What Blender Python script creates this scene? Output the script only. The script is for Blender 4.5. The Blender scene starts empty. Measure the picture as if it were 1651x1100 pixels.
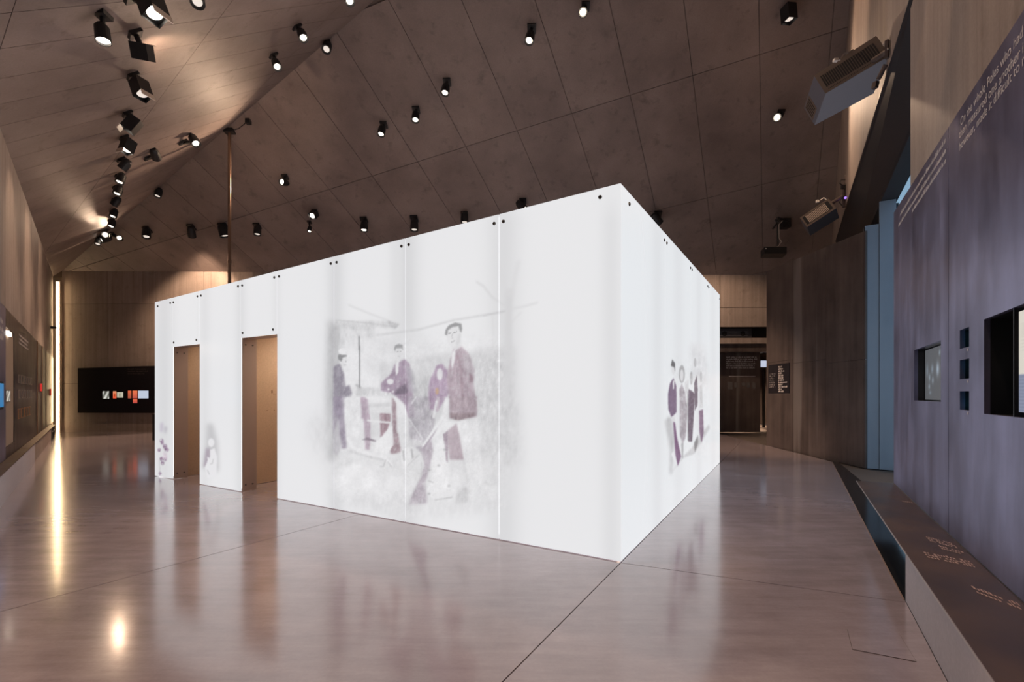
import bpy, math, random
import numpy as np
from mathutils import Vector, Matrix

random.seed(7)
rng = np.random.default_rng(11)
S = bpy.context.scene
COL = S.collection

# ------------------------------------------------------------------ camera, world, exposure
F, CX, HZ, H = 756.0, 825.5, 636.0, 1.5          # focal length in px, centre column, horizon row, eye height
cam_d = bpy.data.cameras.new('camera')
cam = bpy.data.objects.new('camera', cam_d)
COL.objects.link(cam)
cam.location = (0, 0, H)
cam.rotation_euler = (math.pi / 2, 0, 0)
cam_d.sensor_fit = 'HORIZONTAL'
cam_d.sensor_width = 36
cam_d.lens = 36 * F / 1651
cam_d.shift_y = (HZ - 550) / 1651
cam_d.clip_start = 0.05
S.camera = cam

wd = bpy.data.worlds.new('daylight')
S.world = wd
wd.use_nodes = True
wd.node_tree.nodes['Background'].inputs[0].default_value = (0.52, 0.72, 0.95, 1)
wd.node_tree.nodes['Background'].inputs[1].default_value = 0.8

S.view_settings.view_transform = 'Standard'
S.view_settings.look = 'None'
S.view_settings.exposure = 0.0
S.view_settings.gamma = 1.0
S.view_settings.use_curve_mapping = False

WARM = (1.0, 0.69, 0.47)
SPOT_E = 1.3          # overall level of the ceiling spotlights
BOX_E = 0.91          # level of the backlit pavilion

# ------------------------------------------------------------------ geometry helpers
def vec(*a): return Vector(a)
def fl(u, v, z=0.0):
    Y = F * (H - z) / (v - HZ)
    return vec((u - CX) / F * Y, Y, z)
def ray(u, v): return vec((u - CX) / F, 1, (HZ - v) / F)
def hit(p, n, u, v):
    d = ray(u, v); o = vec(0, 0, H)
    return o + d * ((p - o).dot(n) / d.dot(n))
def at(u, v, Y): return vec(0, 0, H) + ray(u, v) * Y
def proj(p): return (CX + F * p[0] / p[1], HZ - F * (p[2] - H) / p[1])

WPOS = {}
def tag(o, label=None, cat=None, group=None, kind=None):
    if label: o['label'] = label
    if cat: o['category'] = cat
    if group: o['group'] = group
    if kind: o['kind'] = kind
    return o
def thing(name, loc, label, cat, group=None):
    o = bpy.data.objects.new(name, None)
    COL.objects.link(o)
    o.empty_display_size = 0.1
    o.location = loc
    WPOS[o.name] = Vector(loc)
    return tag(o, label, cat, group)
def mesh(name, verts, faces, mat, parent=None, smooth=False, cols=None):
    vs = [Vector(v) for v in verts]
    xs = [v.x for v in vs]; ys = [v.y for v in vs]; zs = [v.z for v in vs]
    o3 = vec((min(xs) + max(xs)) / 2, (min(ys) + max(ys)) / 2, min(zs))
    me = bpy.data.meshes.new(name)
    me.from_pydata([tuple(v - o3) for v in vs], [], faces)
    if cols is not None:
        at_ = me.color_attributes.new('print', 'FLOAT_COLOR', 'POINT')
        at_.data.foreach_set('color', np.asarray(cols, dtype=np.float32).ravel())
    me.validate()
    if smooth:
        for p in me.polygons: p.use_smooth = True
    if mat: me.materials.append(mat)
    ob = bpy.data.objects.new(name, me)
    COL.objects.link(ob)
    WPOS[ob.name] = o3
    if parent:
        ob.parent = parent
        ob.location = o3 - WPOS[parent.name]
    else:
        ob.location = o3
    return ob
def fix_normals(ob):
    import bmesh
    bm = bmesh.new(); bm.from_mesh(ob.data)
    bmesh.ops.recalc_face_normals(bm, faces=bm.faces)
    bm.to_mesh(ob.data); bm.free()
    return ob
def g_box(p, ex, ey, ez):
    p, ex, ey, ez = Vector(p), Vector(ex), Vector(ey), Vector(ez)
    v = [p, p + ex, p + ex + ey, p + ey]
    v += [q + ez for q in v]
    return v, [(3, 2, 1, 0), (4, 5, 6, 7), (0, 1, 5, 4), (1, 2, 6, 5), (2, 3, 7, 6), (3, 0, 4, 7)]
def g_prism(poly, off):
    n = len(poly); off = Vector(off)
    v = [Vector(q) for q in poly]; v += [q + off for q in v]
    f = [tuple(reversed(range(n))), tuple(range(n, 2 * n))]
    f += [(i, (i + 1) % n, (i + 1) % n + n, i + n) for i in range(n)]
    return v, f
def join(parts):
    V_, F_ = [], []
    for v, f in parts:
        b = len(V_); V_ += list(v); F_ += [tuple(i + b for i in q) for q in f]
    return V_, F_
def box(name, p, ex, ey, ez, mat, parent=None):
    return fix_normals(mesh(name, *g_box(p, ex, ey, ez), mat, parent))
def prism(name, poly, off, mat, parent=None):
    return fix_normals(mesh(name, *g_prism(poly, off), mat, parent))
def frame_of(d):
    d = Vector(d).normalized()
    a = d.cross(vec(0, 0, 1))
    if a.length < 1e-4: a = vec(1, 0, 0)
    a.normalize(); b = a.cross(d).normalized()
    return a, b, d
def g_tube(p, q, r, n=10, r2=None):
    p, q = Vector(p), Vector(q); r2 = r if r2 is None else r2
    a, b, d = frame_of(q - p)
    v = []
    for c, rr in ((p, r), (q, r2)):
        v += [c + (a * math.cos(t) + b * math.sin(t)) * rr for t in [2 * math.pi * i / n for i in range(n)]]
    f = [(i, (i + 1) % n, (i + 1) % n + n, i + n) for i in range(n)]
    return v, f + [tuple(reversed(range(n))), tuple(range(n, 2 * n))]
def g_lathe(c, d, prof, n=16):
    a, b, d = frame_of(d); v = []; c = Vector(c)
    for x, r in prof:
        v += [c + d * x + (a * math.cos(t) + b * math.sin(t)) * r for t in [2 * math.pi * i / n for i in range(n)]]
    f = []
    for k in range(len(prof) - 1):
        f += [(k * n + i, k * n + (i + 1) % n, (k + 1) * n + (i + 1) % n, (k + 1) * n + i) for i in range(n)]
    return v, f
def g_disc(c, d, r, n=16):
    a, b, d = frame_of(d); c = Vector(c)
    return [c + (a * math.cos(t) + b * math.sin(t)) * r for t in [2 * math.pi * i / n for i in range(n)]], [tuple(range(n))]
def g_cable(pts, r=0.012, n=6):
    return join([g_tube(pts[i], pts[i + 1], r, n) for i in range(len(pts) - 1)])
def clip2(poly, a, b, c):
    """keep a*x+b*y<=c"""
    out = []
    for i in range(len(poly)):
        p, q = poly[i], poly[(i + 1) % len(poly)]
        dp, dq = a * p[0] + b * p[1] - c, a * q[0] + b * q[1] - c
        if dp <= 0: out.append(p)
        if dp * dq < 0:
            t = dp / (dp - dq)
            out.append((p[0] + t * (q[0] - p[0]), p[1] + t * (q[1] - p[1])))
    return out
def area2(p):
    return 0.5 * sum(p[i][0] * p[(i + 1) % len(p)][1] - p[(i + 1) % len(p)][0] * p[i][1] for i in range(len(p)))
def panelize(parent, name, poly, O, a, b, thick, mat, gap=0.012, amin=0.02):
    """tile the convex planar polygon with parallelogram pieces a x b, each a child mesh of parent"""
    O, a, b = Vector(O), Vector(a), Vector(b)
    G = np.array([[a.dot(a), a.dot(b)], [a.dot(b), b.dot(b)]]); Gi = np.linalg.inv(G)
    P2 = [tuple(Gi @ np.array([(Vector(q) - O).dot(a), (Vector(q) - O).dot(b)])) for q in poly]
    if area2(P2) < 0: P2.reverse()
    i0, i1 = math.floor(min(p[0] for p in P2)), math.ceil(max(p[0] for p in P2))
    j0, j1 = math.floor(min(p[1] for p in P2)), math.ceil(max(p[1] for p in P2))
    ga, gb = gap / 2 / a.length, gap / 2 / b.length
    n = 0
    for i in range(i0, i1):
        for j in range(j0, j1):
            c = [(i + ga, j + gb), (i + 1 - ga, j + gb), (i + 1 - ga, j + 1 - gb), (i + ga, j + 1 - gb)]
            for k in range(len(P2)):
                p, q = P2[k], P2[(k + 1) % len(P2)]
                ex, ey = q[0] - p[0], q[1] - p[1]
                c = clip2(c, ey, -ex, ey * p[0] - ex * p[1])
                if len(c) < 3: break
            if len(c) < 3 or abs(area2(c)) < amin: continue
            prism(name, [O + a * x + b * y for x, y in c], thick, mat, parent); n += 1
    return n

# ------------------------------------------------------------------ materials
MATS = {}
class NT:
    def __init__(s, name):
        s.m = bpy.data.materials.new(name); s.m.use_nodes = True
        s.t = s.m.node_tree; s.b = s.t.nodes['Principled BSDF']
        MATS[name] = s.m
    def n(s, typ, **k):
        q = s.t.nodes.new(typ)
        for a, b in k.items():
            if a in ('operation', 'blend_type', 'data_type', 'noise_dimensions', 'attribute_name', 'feature'): setattr(q, a, b)
            else: q.inputs[a.replace('_', ' ')].default_value = b
        return q
    def l(s, a, b): s.t.links.new(a, b)
    def pos(s, scale, loc=(0, 0, 0), rot=(0, 0, 0)):
        g = s.n('ShaderNodeNewGeometry'); mp = s.n('ShaderNodeMapping')
        mp.inputs['Scale'].default_value = scale; mp.inputs['Location'].default_value = loc; mp.inputs['Rotation'].default_value = rot
        s.l(g.outputs['Position'], mp.inputs['Vector']); return mp.outputs[0]
    def noise(s, vecsock, scale, detail=5, rough=0.55):
        q = s.n('ShaderNodeTexNoise', Scale=scale, Detail=detail, Roughness=rough)
        s.l(vecsock, q.inputs['Vector']); return q.outputs['Fac']
    def ramp(s, sock, p0, p1, c0=(0, 0, 0, 1), c1=(1, 1, 1, 1)):
        q = s.n('ShaderNodeValToRGB'); e = q.color_ramp.elements
        e[0].position, e[1].position = p0, p1; e[0].color, e[1].color = c0, c1
        s.l(sock, q.inputs[0]); return q.outputs[0]
    def mix(s, fac, a, b, mode='MIX'):
        q = s.n('ShaderNodeMix', data_type='RGBA', blend_type=mode)
        for sock, val in ((q.inputs[0], fac), (q.inputs[6], a), (q.inputs[7], b)):
            if hasattr(val, 'is_linked'): s.l(val, sock)
            else: sock.default_value = val if not isinstance(val, tuple) else (*val[:3], 1)
        return q.outputs[2]
    def bump(s, sock, strength, dist=0.02):
        q = s.n('ShaderNodeBump', Strength=strength, Distance=dist)
        s.l(sock, q.inputs['Height']); s.l(q.outputs[0], s.b.inputs['Normal'])
def plain(name, col, rough=0.5, metal=0.0, emit=None, es=0.0, spec=0.5):
    q = NT(name); b = q.b
    b.inputs['Base Color'].default_value = (*col, 1); b.inputs['Roughness'].default_value = rough
    b.inputs['Metallic'].default_value = metal; b.inputs['Specular IOR Level'].default_value = spec
    if emit:
        b.inputs['Emission Color'].default_value = (*emit, 1); b.inputs['Emission Strength'].default_value = es
    return q.m
def concrete(name, c_lo, c_hi, stain, scale=(1, 1, 1), rough=0.6, spec=0.35, streak=None, bump=0.25):
    q = NT(name)
    p = q.pos(scale)
    big = q.noise(p, 0.55, 6, 0.6); med = q.noise(p, 3.2, 6, 0.65); fine = q.noise(p, 38, 3, 0.6)
    base = q.mix(q.ramp(big, 0.3, 0.7), c_lo, c_hi)
    base = q.mix(q.ramp(med, 0.56, 0.72, (0, 0, 0, 1), (0.55, 0.55, 0.55, 1)), base, stain)
    if streak:
        st = q.noise(q.pos(streak), 1.0, 7, 0.7)
        base = q.mix(q.ramp(st, 0.36, 0.64, (0.62, 0.6, 0.6, 1), (1.22, 1.2, 1.18, 1)), base, base, 'MIX') if False else q.mix(0.75, base, q.ramp(st, 0.3, 0.7, (0.55, 0.53, 0.52, 1), (1, 1, 1, 1)), 'MULTIPLY')
    oi = q.n('ShaderNodeObjectInfo')
    base = q.mix(0.6, base, q.ramp(oi.outputs['Random'], 0, 1, (0.82, 0.82, 0.82, 1), (1, 1, 1, 1)), 'MULTIPLY')
    fr = q.ramp(fine, 0.3, 0.75, (0.86, 0.86, 0.86, 1), (1, 1, 1, 1))
    base = q.mix(1.0, base, fr, 'MULTIPLY')
    q.l(base, q.b.inputs['Base Color'])
    q.b.inputs['Roughness'].default_value = rough; q.b.inputs['Specular IOR Level'].default_value = spec
    q.bump(med, bump, 0.01)
    return q.m
def steel(name, c_lo, c_hi, metal, rough, streak=(2.4, 2.4, 0.4), patch=1.2, rvar=0.15, pale=None):
    q = NT(name)
    a = q.noise(q.pos(streak), 1.0, 7, 0.65); b = q.noise(q.pos((1, 1, 1)), patch, 5, 0.6)
    f = q.n('ShaderNodeMath', operation='MULTIPLY_ADD'); f.inputs[1].default_value = 0.55
    h = q.n('ShaderNodeMath', operation='MULTIPLY'); h.inputs[1].default_value = 0.45
    q.l(b, h.inputs[0]); q.l(a, f.inputs[0]); q.l(h.outputs[0], f.inputs[2])
    base = q.mix(q.ramp(f.outputs[0], 0.36, 0.66), c_lo, c_hi)
    if pale:
        st = q.noise(q.pos((1.3, 1.3, 0.05), (3.3, 1.1, 0)), 1.6, 4, 0.5)
        base = q.mix(q.ramp(st, 0.6, 0.68, (0, 0, 0, 1), (0.7, 0.7, 0.7, 1)), base, pale)
    q.l(base, q.b.inputs['Base Color'])
    q.l(q.ramp(f.outputs[0], 0.3, 0.7, (rough - rvar / 2,) * 3 + (1,), (rough + rvar / 2,) * 3 + (1,)), q.b.inputs['Roughness'])
    q.b.inputs['Metallic'].default_value = metal
    q.bump(a, 0.08, 0.004)
    return q.m

M_ceil = concrete('ceiling_concrete', (0.20, 0.158, 0.145), (0.33, 0.265, 0.245), (0.125, 0.096, 0.088), rough=0.55)
M_wall = concrete('board_marked_concrete', (0.36, 0.29, 0.255), (0.46, 0.38, 0.335), (0.27, 0.215, 0.185), streak=(7, 7, 0.22), rough=0.6)
M_cjoint = plain('ceiling_joint_concrete', (0.13, 0.10, 0.088), 0.9)
M_joint = plain('dark_joint_concrete', (0.10, 0.08, 0.07), 0.9)  # dark backing that shows in the joints
M_dark_steel = steel('dark_blued_steel', (0.17, 0.168, 0.265), (0.36, 0.36, 0.54), 0.8, 0.36)
M_rust = steel('brown_black_steel', (0.10, 0.078, 0.073), (0.20, 0.158, 0.145), 0.6, 0.42, streak=(4, 4, 0.3), pale=(0.30, 0.27, 0.26))
M_bench_top = steel('brown_bench_steel', (0.085, 0.055, 0.045), (0.14, 0.09, 0.07), 0.45, 0.40, streak=(2, 2, 2), patch=2)
M_bench_conc = concrete('pale_bench_concrete', (0.50, 0.455, 0.48), (0.58, 0.535, 0.565), (0.42, 0.38, 0.40), rough=0.5)
M_black_panel = plain('black_glass_panel', (0.012, 0.010, 0.013), 0.35)
M_left_panel = steel('dark_brown_exhibit_steel', (0.045, 0.035, 0.038), (0.08, 0.065, 0.065), 0.4, 0.33)
M_black = plain('black_fixture_paint', (0.012, 0.012, 0.014), 0.5)
M_soffit = plain('black_soffit_steel', (0.022, 0.023, 0.03), 0.45, 0.3)
M_soffit2 = plain('dark_grey_soffit_steel', (0.045, 0.045, 0.05), 0.5, 0.2)
M_blue_steel = steel('grey_blue_painted_steel', (0.26, 0.32, 0.40), (0.32, 0.385, 0.47), 0.1, 0.42, patch=0.8)
M_recess = plain('black_glass_floor', (0.02, 0.022, 0.026), 0.12)
M_lens = plain('glowing_lens', (1, 1, 1), 0.4, emit=(1.0, 0.86, 0.7), es=7)
M_lens_hot = plain('glaring_lens', (1, 1, 1), 0.4, emit=(1.0, 0.84, 0.64), es=16)
M_lens_dim = plain('dim_lens', (0.5, 0.5, 0.5), 0.3, emit=(1.0, 0.9, 0.8), es=0.7)
M_rim = plain('lit_reflector_rim', (0.7, 0.62, 0.55), 0.35, 0.3)
M_led = plain('warm_light_strip', (1, 1, 1), 0.5, emit=(1.0, 0.72, 0.40), es=20)
M_tan = concrete('tan_plaster', (0.62, 0.45, 0.32), (0.66, 0.49, 0.35), (0.60, 0.44, 0.31), rough=0.7, bump=0.05)
M_jamb = plain('beige_jamb_board', (0.48, 0.38, 0.33), 0.45)
M_white = plain('white_opal_core', (0.8, 0.8, 0.8), 0.5, emit=(0.97, 0.98, 1.0), es=2.0)
M_white_end = plain('white_opal_end', (0.7, 0.7, 0.7), 0.5, emit=(0.97, 0.98, 1.0), es=0.7)
M_bolt = plain('steel_bolt', (0.16, 0.15, 0.14), 0.35, 0.8)
M_letter = plain('white_lettering', (0.72, 0.66, 0.64), 0.6)
M_letter_dim = plain('pale_lettering', (0.68, 0.62, 0.62), 0.6)
M_copper_letter = plain('pale_pink_lettering', (0.55, 0.38, 0.32), 0.5)
M_pole = plain('brown_steel_pole', (0.22, 0.14, 0.10), 0.35, 0.7)
M_proj_grey = plain('grey_projector_housing', (0.13, 0.135, 0.17), 0.4, 0.2)
M_proj_brown = plain('brown_grille_face', (0.12, 0.085, 0.066), 0.5, 0.1)
M_slot = plain('black_slot', (0.01, 0.008, 0.008), 0.8)
M_slat_light = plain('tan_slat', (0.42, 0.33, 0.27), 0.5)
M_cable = plain('grey_cable', (0.38, 0.33, 0.3), 0.6)
M_white_plug = plain('white_plug', (0.8, 0.75, 0.7), 0.5)
M_trim = plain('brown_floor_edge', (0.30, 0.20, 0.16), 0.45, 0.2)
M_frame = plain('dark_window_frame', (0.03, 0.035, 0.045), 0.4, 0.4)

def floor_mat():
    q = NT('polished_concrete_floor')
    g = q.pos((1, 1, 1)); big = q.noise(g, 0.45, 6, 0.6); med = q.noise(g, 2.2, 7, 0.65)
    st = q.noise(q.pos((0.7, 5.0, 1), rot=(0, 0, 0.25)), 1.6, 7, 0.7); fine = q.noise(g, 45, 3, 0.6)
    base = q.mix(q.ramp(big, 0.32, 0.68), (0.455, 0.38, 0.412), (0.595, 0.512, 0.568))
    base = q.mix(q.ramp(med, 0.42, 0.75, (0, 0, 0, 1), (0.6, 0.6, 0.6, 1)), base, (0.36, 0.292, 0.308))
    base = q.mix(0.8, base, q.ramp(st, 0.3, 0.7, (0.70, 0.685, 0.68, 1), (1, 1, 1, 1)), 'MULTIPLY')
    base = q.mix(1.0, base, q.ramp(fine, 0.3, 0.7, (0.93, 0.93, 0.93, 1), (1, 1, 1, 1)), 'MULTIPLY')
    q.l(base, q.b.inputs['Base Color'])
    q.l(q.ramp(st, 0.25, 0.75, (0.13,) * 3 + (1,), (0.24,) * 3 + (1,)), q.b.inputs['Roughness'])
    q.b.inputs['Specular IOR Level'].default_value = 0.6
    q.b.inputs['Coat Weight'].default_value = 0.85; q.b.inputs['Coat Roughness'].default_value = 0.12
    q.bump(st, 0.02, 0.003)
    return q.m
M_floor = floor_mat()
def print_mat(name, strength):
    q = NT(name)
    a = q.n('ShaderNodeVertexColor'); a.layer_name = 'print'
    q.l(a.outputs[0], q.b.inputs['Emission Color']); q.b.inputs['Emission Strength'].default_value = strength
    q.l(q.mix(1.0, a.outputs[0], (0.12, 0.12, 0.12), 'MULTIPLY'), q.b.inputs['Base Color'])
    q.b.inputs['Roughness'].default_value = 0.25
    return q.m
M_print = print_mat('backlit_printed_glass', BOX_E)
M_screen_print = print_mat('lit_print', 1.0)
def glass_mat():
    q = NT('window_glass')
    t = q.n('ShaderNodeBsdfTransparent'); gl = q.n('ShaderNodeBsdfGlossy', Roughness=0.05); mx = q.n('ShaderNodeMixShader', Fac=0.12)
    t.inputs[0].default_value = (0.86, 0.93, 0.95, 1)
    q.l(t.outputs[0], mx.inputs[1]); q.l(gl.outputs[0], mx.inputs[2])
    q.l(mx.outputs[0], q.t.nodes['Material Output'].inputs[0])
    return q.m
M_glass = glass_mat()

# ------------------------------------------------------------------ reference planes of the hall
mR = 0.608                                        # right wall runs along (mR, 1)
kR = 1 / math.hypot(mR, 1)
dR = vec(mR * kR, kR, 0); oR = vec(kR, -mR * kR, 0)   # along / outwards
def RW(c, Y, z): return vec(c + mR * Y, Y, z)
def RY(c, u): return c / ((u - CX) / F - mR)
def RZ(c, u, v): return H + RY(c, u) * (HZ - v) / F
mL = -0.905
kL = 1 / math.hypot(mL, 1)
dL = vec(mL * kL, kL, 0); oL = vec(-kL, mL * kL, 0)
def LW(c, Y, z): return vec(c + mL * Y, Y, z)
def LY(c, u): return c / ((u - CX) / F - mL)
def LZ(c, u, v): return H + LY(c, u) * (HZ - v) / F
C_FAR, C_PAN, C_NEAR, C_BEN, C_WIN, C_MID = 1.24, 1.231, 1.275, 0.784, 2.0, 1.70
C_LW, C_LP, C_LB = -1.38, -1.355, -1.153
BL = at(100, 437, 18.8); BR = at(1237, 444, 17.9)
mB = (BR.y - BL.y) / (BR.x - BL.x)
def BW(X, z): return vec(X, BL.y + mB * (X - BL.x), z)
dB = vec(1, mB, 0).normalized(); oB = vec(-dB.y, dB.x, 0)
def BX(u):
    r = (u - CX) / F
    return r * (BL.y - mB * BL.x) / (1 - mB * r)
nM = (BR - BL).cross(at(1370, 0, 11.05) - BL).normalized()
if nM.z < 0: nM = -nM
def zM(x, y): return BL.z - (nM.x * (x - BL.x) + nM.y * (y - BL.y)) / nM.z
E1 = hit(BL, nM, 100, 437); E2 = hit(BL, nM, 605, 0)
A0 = at(0, 205, LY(C_LW, 0))
nL_ = (E1 - A0).cross(E2 - A0).normalized()
if nL_.z < 0: nL_ = -nL_
def zL(x, y): return A0.z - (nL_.x * (x - A0.x) + nL_.y * (y - A0.y)) / nL_.z
def zC(x, y): return min(zM(x, y), zL(x, y))
def cM(u, v): return hit(BL, nM, u, v)
def cL(u, v): return hit(A0, nL_, u, v)

# ------------------------------------------------------------------ floor
BC = fl(1000.7, 907.8); BLf = fl(249.5, 768)
bl = (BLf - BC).normalized(); br = vec(-bl.y, bl.x, 0)
if br.y < 0: br = -br
LEN_L = (BLf - BC).length
r_ = (1160.5 - CX) / F
LEN_R = (r_ * BC.y - BC.x) / (br.x - r_ * br.y)
floor_poly = [(-26, -5), (C_BEN + mR * -5, -5), (RW(C_BEN, 10.4, 0).x, 10.4), (7.46, 13.75), (9.2, 31), (-26, 31)]
floor = tag(prism('floor', [(x, y, -0.14) for x, y in [(-26, -5), (16, -5), (16, 31), (-26, 31)]], (0, 0, 0.10), M_joint), kind='structure')
def halfplane(poly, p, q, side, gap=0.004):
    n = vec(q.y - p.y, p.x - q.x, 0).normalized() * side      # keep n.x <= c
    return clip2(poly, n.x, n.y, n.x * p.x + n.y * p.y - gap)
J1 = (fl(0, 987), fl(560, 835)); J2 = (fl(810, 1100), BC); J3 = (BC, fl(1450, 970))
slabs = []
slabs.append(halfplane(floor_poly, *J1, 1))
mid = halfplane(halfplane(floor_poly, *J1, -1), *J2, 1); slabs.append(mid)
right = halfplane(floor_poly, *J2, -1)
slabs.append(halfplane(right, *J3, 1)); slabs.append(halfplane(right, *J3, -1))
for s in slabs:
    if len(s) >= 3: prism('slab', [(x, y, -0.04) for x, y in s], (0, 0, 0.04), M_floor, floor)
# recess below the bench and along the window
prism('recess_plate', [RW(C_BEN + 0.004, -5, -0.035), RW(C_BEN + 0.004, 10.38, -0.035), vec(7.47, 13.75, -0.035), vec(9, 13.75, -0.035), RW(C_WIN + 0.3, -5, -0.035)], (0, 0, 0.015), M_recess, floor)
prism('edge_trim', [RW(C_BEN - 0.012, 3.42, 0.0005), RW(C_BEN - 0.012, 10.38, 0.0005), RW(C_BEN, 10.4, 0.0005), RW(C_BEN, 3.42, 0.0005)], (0, 0, 0.0035), M_trim, floor)
# hatch lid set in the floor
h4 = [fl(1366, 1016), fl(1452, 1026), fl(1478, 1068), fl(1374, 1048)]
prism('hatch_rim', [p + vec(0, 0, 0.0008) for p in h4], (0, 0, 0.0012), plain('dark_hatch_joint', (0.10, 0.075, 0.07), 0.6), floor)
hc = sum(h4, Vector()) / 4
prism('hatch_lid', [hc + (p - hc) * 0.985 + vec(0, 0, 0.0022) for p in h4], (0, 0, 0.0012), M_floor, floor)

# ------------------------------------------------------------------ ceiling
d_cr = E2 - E1
t_w = (C_FAR + mR * E1.y - E1.x) / (d_cr.x - mR * d_cr.y)
EW = E1 + d_cr * t_w                                   # ridge meets the right wall
XBR = (C_FAR + mR * (BL.y - mB * BL.x)) / (1 - mR * mB)
UP = vec(0, 0, 1)
main_poly = [vec(p.x, p.y, zM(p.x, p.y)) for p in [E1, BW(XBR + 0.6, 0) + oB * 0.3, EW + oR * 0.6]]
CORNER_L = LW(C_LW, 18.9, 0)
rear_pts = [LW(C_LW, 1.4, 0), vec(-3.4, -2.6, 0), RW(C_NEAR, -2.6, 0)]
rdg = vec(-d_cr.y, d_cr.x, 0).normalized()            # horizontal, square to the ridge
if rdg.y > 0: rdg = -rdg
back_poly = [vec(p.x, p.y, zM(p.x, p.y)) for p in [BW(BL.x - 0.9, 0) + oB * 0.4, BW(XBR + 0.6, 0) + oB * 0.3, EW + oR * 0.6 + rdg * 0.5, E1 + rdg * 0.5]]
ceil = tag(prism('ceiling', [p + nM * 0.03 for p in back_poly], nM * 0.25, M_cjoint), kind='structure')
left_poly = [E1, EW + oR * 0.6, RW(C_NEAR + 0.7, -3.4, 0), vec(-4.2, -3.4, 0), LW(C_LW, 1.0, 0) + oL * 0.3, CORNER_L + oL * 0.3]
left_poly = [vec(p.x, p.y, zL(p.x, p.y)) for p in left_poly]
lback = [vec(p.x, p.y, zL(p.x, p.y)) for p in [E1 - rdg * 0.5, EW + oR * 0.6 - rdg * 0.5] + left_poly[2:]]
ceil_l = tag(prism('ceiling_slope', [p + nL_ * 0.03 for p in lback], nL_ * 0.25, M_cjoint), kind='structure')
O_m = cM(922, 183)
a_m = (cM(1345, 51) - cM(837, 210)) / 5; b_m = cM(1143, 318) - cM(1120, 120)
panelize(ceil, 'concrete_panel', main_poly, O_m, a_m, b_m, nM * 0.03, M_ceil, gap=0.014)
O_l = cL(30, 250)
b_l = (cL(148, 0) - O_l); b_l = b_l.normalized() * 2.5
a_l = (cL(331, 32) - cL(0, 79)).normalized() * 3.4
q0, q1 = cL(0, 79), cL(0, 127)
ul = (cL(331, 32) - q0).normalized(); wl = nL_.cross(ul).normalized()
sp = abs((q1 - q0).dot(wl))
SPL = sp
bdir = b_l.normalized(); b_l = bdir * (sp / abs(bdir.dot(wl)))
lp_ = [E1, EW + oR * 0.6, RW(C_NEAR + 0.7, -1.0, 0), LW(C_LW, 1.0, 0) + oL * 0.3, CORNER_L + oL * 0.3]
panelize(ceil_l, 'concrete_panel', [vec(p.x, p.y, zL(p.x, p.y)) for p in lp_], q0, a_l, b_l, nL_ * 0.03, M_ceil, gap=0.010)

# ------------------------------------------------------------------ walls
def wall(name, p, q, z0, z1a, z1b, out, mat=M_joint, z0b=None):
    z0b = z0 if z0b is None else z0b
    P = [vec(p.x, p.y, z0), vec(q.x, q.y, z0b), vec(q.x, q.y, z1b), vec(p.x, p.y, z1a)]
    return tag(prism(name, [w + out * 0.03 for w in P], out * 0.25, mat), kind='structure'), P
# left wall
pa, pb = LW(C_LW, 1.4, 0), LW(C_LW, 18.55, 0)
w_left, P = wall('wall_left', pa, pb, 0, zL(pa.x, pa.y) + 0.05, zL(pb.x, pb.y) + 0.05, oL)
panelize(w_left, 'concrete_board', P, LW(C_LW, 7.0, 0.0), dL * 1.18, UP * 9.5, oL * 0.03, M_wall, gap=0.010)
# back wall, left of the passage, then above it
XO = BX(1118)
zslot = H + BW(BX(1200), 0).y * (HZ - 527) / F
pa, pb = BW(BL.x, 0), BW(XO, 0)
w_back, P = wall('wall_back', pa, pb, 0, zM(pa.x, pa.y) + 0.05, zM(pb.x, pb.y) + 0.05, oB)
bz = H + 18.4 * (HZ - 487) / F
panelize(w_back, 'concrete_board', P, BW(BX(250.5), bz), dB * ((BX(250.5) - BX(173)) / dB.x), UP * 3.2, oB * 0.03, M_wall, gap=0.014)
pa, pb = BW(XO, 0), BW(XBR, 0)
w_lin, P = wall('wall_back_lintel', pa, pb, zslot, zM(pa.x, pa.y) + 0.05, zM(pb.x, pb.y) + 0.05, oB)
panelize(w_lin, 'concrete_board', P, BW(BX(1161), H + BW(BX(1200), 0).y * (HZ - 496) / F), dB * 2.6, UP * 2.2, oB * 0.03, M_wall, gap=0.02)
ylin = BW(BX(1200), 0).y
def lz(v): return H + ylin * (HZ - v) / F
beam = tag(box('wall_back_beam', BW(XO, lz(554)), dB * (XBR - XO) / dB.x, oB * 0.5, UP * (lz(545) - lz(554)), M_wall), kind='structure')
tag(box('wall_back_soffit', BW(XO, lz(567)) + oB * 0.10, dB * (XBR - XO) / dB.x, oB * 0.35, UP * (lz(554) - lz(567) - 0.002), M_rust), kind='structure')
tag(box('wall_back_slot_top', BW(XO, zslot + 0.1) + oB * 0.275, dB * (XBR - XO) / dB.x, oB * 0.33, UP * 0.1, M_black), kind='structure')
tag(box('wall_back_slot', BW(XO, lz(545)) + oB * 0.6, dB * (XBR - XO) / dB.x, oB * 0.1, UP * (zslot - lz(545) + 0.5), M_black), kind='structure')
# passage behind
PB = 27.0
tag(box('wall_passage_back', (-2, PB, 0), (18, 0, 0), (0, 0.2, 0), (0, 0, 4), M_rust), kind='structure')
tag(box('wall_passage_left', BW(XO - 0.3, 0) + oB * 0.3, (0.2, 0, 0), (0, 11, 0), (0, 0, 3.6), M_rust), kind='structure')
tag(box('wall_passage_right', BW(XBR + 0.6, 0) + oB * 0.3, (0.2, 0, 0), (0, 11, 0), (0, 0, 3.6), M_rust), kind='structure')
tag(prism('ceiling_passage', [BW(XO - 0.3, 3.5) + oB * 0.72, BW(XBR + 0.8, 3.5) + oB * 0.72, vec(XBR + 0.8, PB + 0.2, 3.5), vec(XO - 0.3, PB + 0.2, 3.5)], (0, 0, 0.2), M_soffit), kind='structure')

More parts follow.
